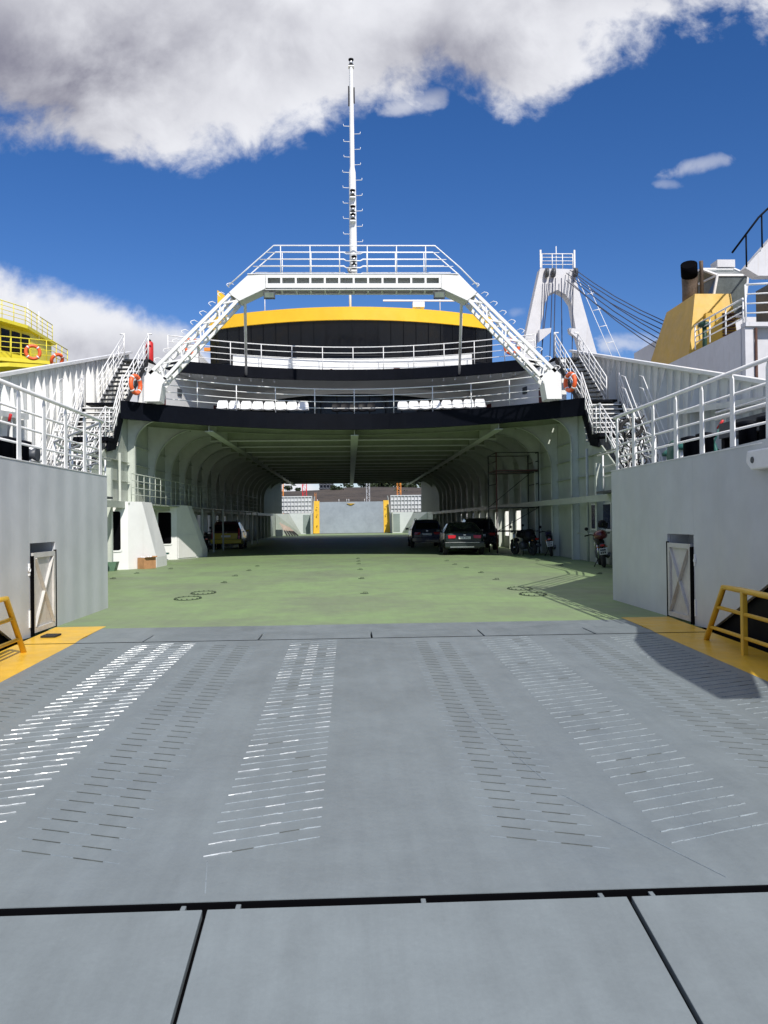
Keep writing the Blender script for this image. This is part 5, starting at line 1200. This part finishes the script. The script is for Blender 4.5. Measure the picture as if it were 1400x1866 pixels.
MB().prism([(-15.9, 39.0, 11.15), (-16.6, 38.9, 12.1), (-22, 37.9, 12.1), (-22, 37.4, 11.15)], (0, .6, 0)).build('roof_screen', YELN, t)
railing([(-22, 36.9, 11.15), (-15.85, 38.35, 11.15), (-14.95, 40.5, 11.15), (-14.95, 44, 11.15)], None, parent=t, h=.85, step=.7, name='roof_rail', m=YELN, r=.02)
MB().prism([(-22, 37.2, 9.2), (-16.0, 38.6, 9.15), (-13.6, 40.2, 9.2), (-13.6, 42.6, 9.2), (-22, 46, 9.2)], (0, 0, .16)).build('bridge_wing_deck', YELN, t)
MB().prism([(-22, 37.0, 8.3), (-15.2, 39.0, 8.9), (-13.7, 40.2, 9.0), (-15, 44, 8.3), (-22, 46, 8.3)], (0, 0, .18)).build('wing_support', YELN, t)
railing([(-22, 37.3, 9.36), (-16.0, 38.7, 9.3), (-14.4, 39.7, 9.32), (-13.65, 40.3, 9.36), (-13.65, 42.4, 9.36)], None, parent=t, h=1.0, step=.8, name='wing_rail', m=YELN, r=.022)
MB().box(-30, -14.6, 41, 75, -2.8, 8.4).build('hull', YELN, t)
MB().tube([(-14.9, 42, 10.8), (-14.9, 42, 12.2)], .02, 5).build('whip', WHITE_R, t); MB().tube([(-16.2, 44, 10.8), (-16.2, 44, 13.2)], .02, 5).build('whip', WHITE_R, t)
lifebuoy((-14.75, 38.75, 9.5), (0, 0, R(25)), 'orange lifebuoy on the wing rail of the yellow ship, nearest the wheelhouse windows', .3, .08)
lifebuoy((-13.95, 39.6, 9.3), (R(30), 0, R(55)), 'orange lifebuoy on the wing rail of the yellow ship, at the wing tip', .28, .08)
lifebuoy((-16.9, 38.2, 8.6), (R(90), 0, 0), 'orange ring lying under the yellow ship wing at the left picture edge', .25, .07)

for o in bpy.data.objects:
    if o.name == 'yellow_ship': o.location.x -= .75
# ------------------------------------------------------------------ far shore: cranes, trees, buildings
def tower_crane(name, label, x, y, h, w_, col_, zb=3, grp='crane towers across the harbour'):
    t = thing(name, label, 'crane', (x, y, zb), 0, grp)
    q = MB()
    for dx in (-w_/2, w_/2):
        for dy in (-w_/2, w_/2): q.bar((x+dx, y+dy, zb), (x+dx, y+dy, zb+h), w_*.12, w_*.12, (0, 1, 0))
    q.build('tower_leg', col_, t); q = MB(); z = zb; k_ = 0
    while z < zb+h-w_:
        s = 1 if k_ % 2 else -1
        for dy in (-w_/2, w_/2): q.bar((x-s*w_/2, y+dy, z), (x+s*w_/2, y+dy, z+w_), w_*.07, w_*.07, (0, 1, 0))
        q.bar((x-w_/2, y-w_/2, z), (x+w_/2, y-w_/2, z), w_*.07, w_*.07); z += w_; k_ += 1
    q.build('lattice', col_, t)
    if h > 20: MB().bar((x-18, y, zb+h), (x+8, y, zb+h), .8, .8).build('jib', col_, t)
OR = mat('crane_orange', (.75, .26, .03), .5, var=.1); RD = mat('crane_red', (.60, .02, .03), .5, var=.1); GR = mat('mast_grey', (.45, .47, .5), .5, var=.1)
tower_crane('tower_crane', 'orange crane tower at the left edge of the far opening', -16.6, 200, 40, 1.0, OR)
tower_crane('tower_crane', 'red crane tower left of centre in the far opening', -11.0, 200, 42, 1.0, RD)
tower_crane('tower_crane', 'orange crane tower right of centre in the far opening', 11.8, 200, 44, .9, OR)
tower_crane('lattice_mast', 'slim grey lattice mast right of centre in the far opening', 4.3, 200, 30, .8, GR)
tower_crane('tower_crane', 'short orange post left of the raised far ramp', -8.2, 195, 5.2, .35, OR, 3)
t = thing('unfinished_building', 'small unfinished concrete frame building with scaffolding on top of the far hill', 'building', (-10, 352, 14))
q = MB()
for i in range(5):
    for j in (0, 1): q.box(-12.8+i*1.4, -12.5+i*1.4, 350+j*5, 350.3+j*5, 13.2, 19.2)
for z in (15, 16.6, 18.2): q.box(-13, -6.8, 350, 355.3, z, z+.3)
q.build('frame', mat('bare_concrete', (.10, .11, .13), .8, var=.2), t)
MB().box(-12.6, -7.2, 351, 354, 13.2, 17.8).build('infill', mat('building_shade', (.06, .07, .09), .8, var=.2), t)
t = thing('white_house', 'low white house with flat roof below the trees on the far right shore', 'house', (25, 300, 8))
MB().box(22.5, 32, 300, 306, 6, 10.0).build('wall', mat('house_wall', (.35, .36, .37), .7, var=.1), t); MB().box(18.5, 32.5, 299, 307, 10.0, 10.35).build('roof', WHITE, t)
for i in range(4): MB().box(23.5+i*2, 24.3+i*2, 299.93, 299.98, 8.2, 9.3).build('window', DARKG, t)
LEAF = mat('dark_tree_leaves', (.028, .045, .016), .8, var=.5, vscale=.9); BARK = mat('tree_bark', (.05, .04, .03), .9, var=.2)
def tree(x, y, z, h, cw, label, seed, dense=260):
    rr = random.Random(seed); t = thing('pine_tree', label, 'tree', (x, y, z), 0, 'dark trees on the far hill')
    MB().tube([(x, y, z-1.2), (x+.1*h*rr.uniform(-1, 1)*.3, y, z+h*.5), (x, y, z+h*.85)], [h*.05, h*.035, h*.012], 6).build('trunk', BARK, t)
    q = MB(); cl = [(rr.uniform(-.5, .5)*cw*.7, rr.uniform(-.4, .4)*cw*.7, h*rr.uniform(.42, .85), cw*rr.uniform(.2, .34)) for _ in range(9)]
    for _ in range(dense):
        cx, cy, cz, cr = cl[rr.randrange(9)]
        d = Vector((rr.gauss(0, 1), rr.gauss(0, 1), rr.gauss(0, .7))).normalized()*cr*rr.uniform(.4, 1.0)
        p = Vector((x+cx, y+cy, z+cz))+d; sz = cw*.055*rr.uniform(.6, 1.4)
        a = Vector((rr.gauss(0, 1), rr.gauss(0, 1), rr.gauss(0, 1))).normalized()*sz; c = a.cross(Vector((rr.gauss(0, 1), rr.gauss(0, 1), rr.gauss(0, 1)))).normalized()*sz
        q.quad(p-a-c, p+a-c, p+a+c, p-a+c)
    q.build('crown', LEAF, t)
tree(-.5, 352, 14.2, 3.6, 4.2, 'small round dark tree standing alone left of the other hilltop trees', 1)
for i, (x, h_, cw) in enumerate(((5.5, 6, 5), (9.2, 5, 5), (13.5, 6, 6.5), (17.5, 5, 6), (21.5, 5.5, 6.5), (25.5, 5, 6), (30, 5.6, 6.5), (-26, 3, 3.5), (-22, 2.4, 3))):
    nm = ['tall dark tree right of the small round hilltop tree', 'dark tree next to the slim grey lattice mast', 'wide dark tree left of the orange tower on the hilltop', 'dark tree behind the orange tower right of centre',
          'dark tree just right of the orange tower', 'dark tree above the white house', 'rightmost dark tree above the white house', 'low bush like tree at the left edge of the far hill', 'low dark tree right of the left edge of the far hill'][i]
    tree(x, 345+i % 3*4, 13.4, h_, cw, nm, 10+i, 300)
for i, (x, y, z, lb) in enumerate(((18, 290, 9.0, 'dark bush on the slope below the hilltop trees'), (-5, 300, 11.0, 'small bush on the middle of the brown slope'))): tree(x, y, z, 2.6, 5, lb, 40+i, 220)
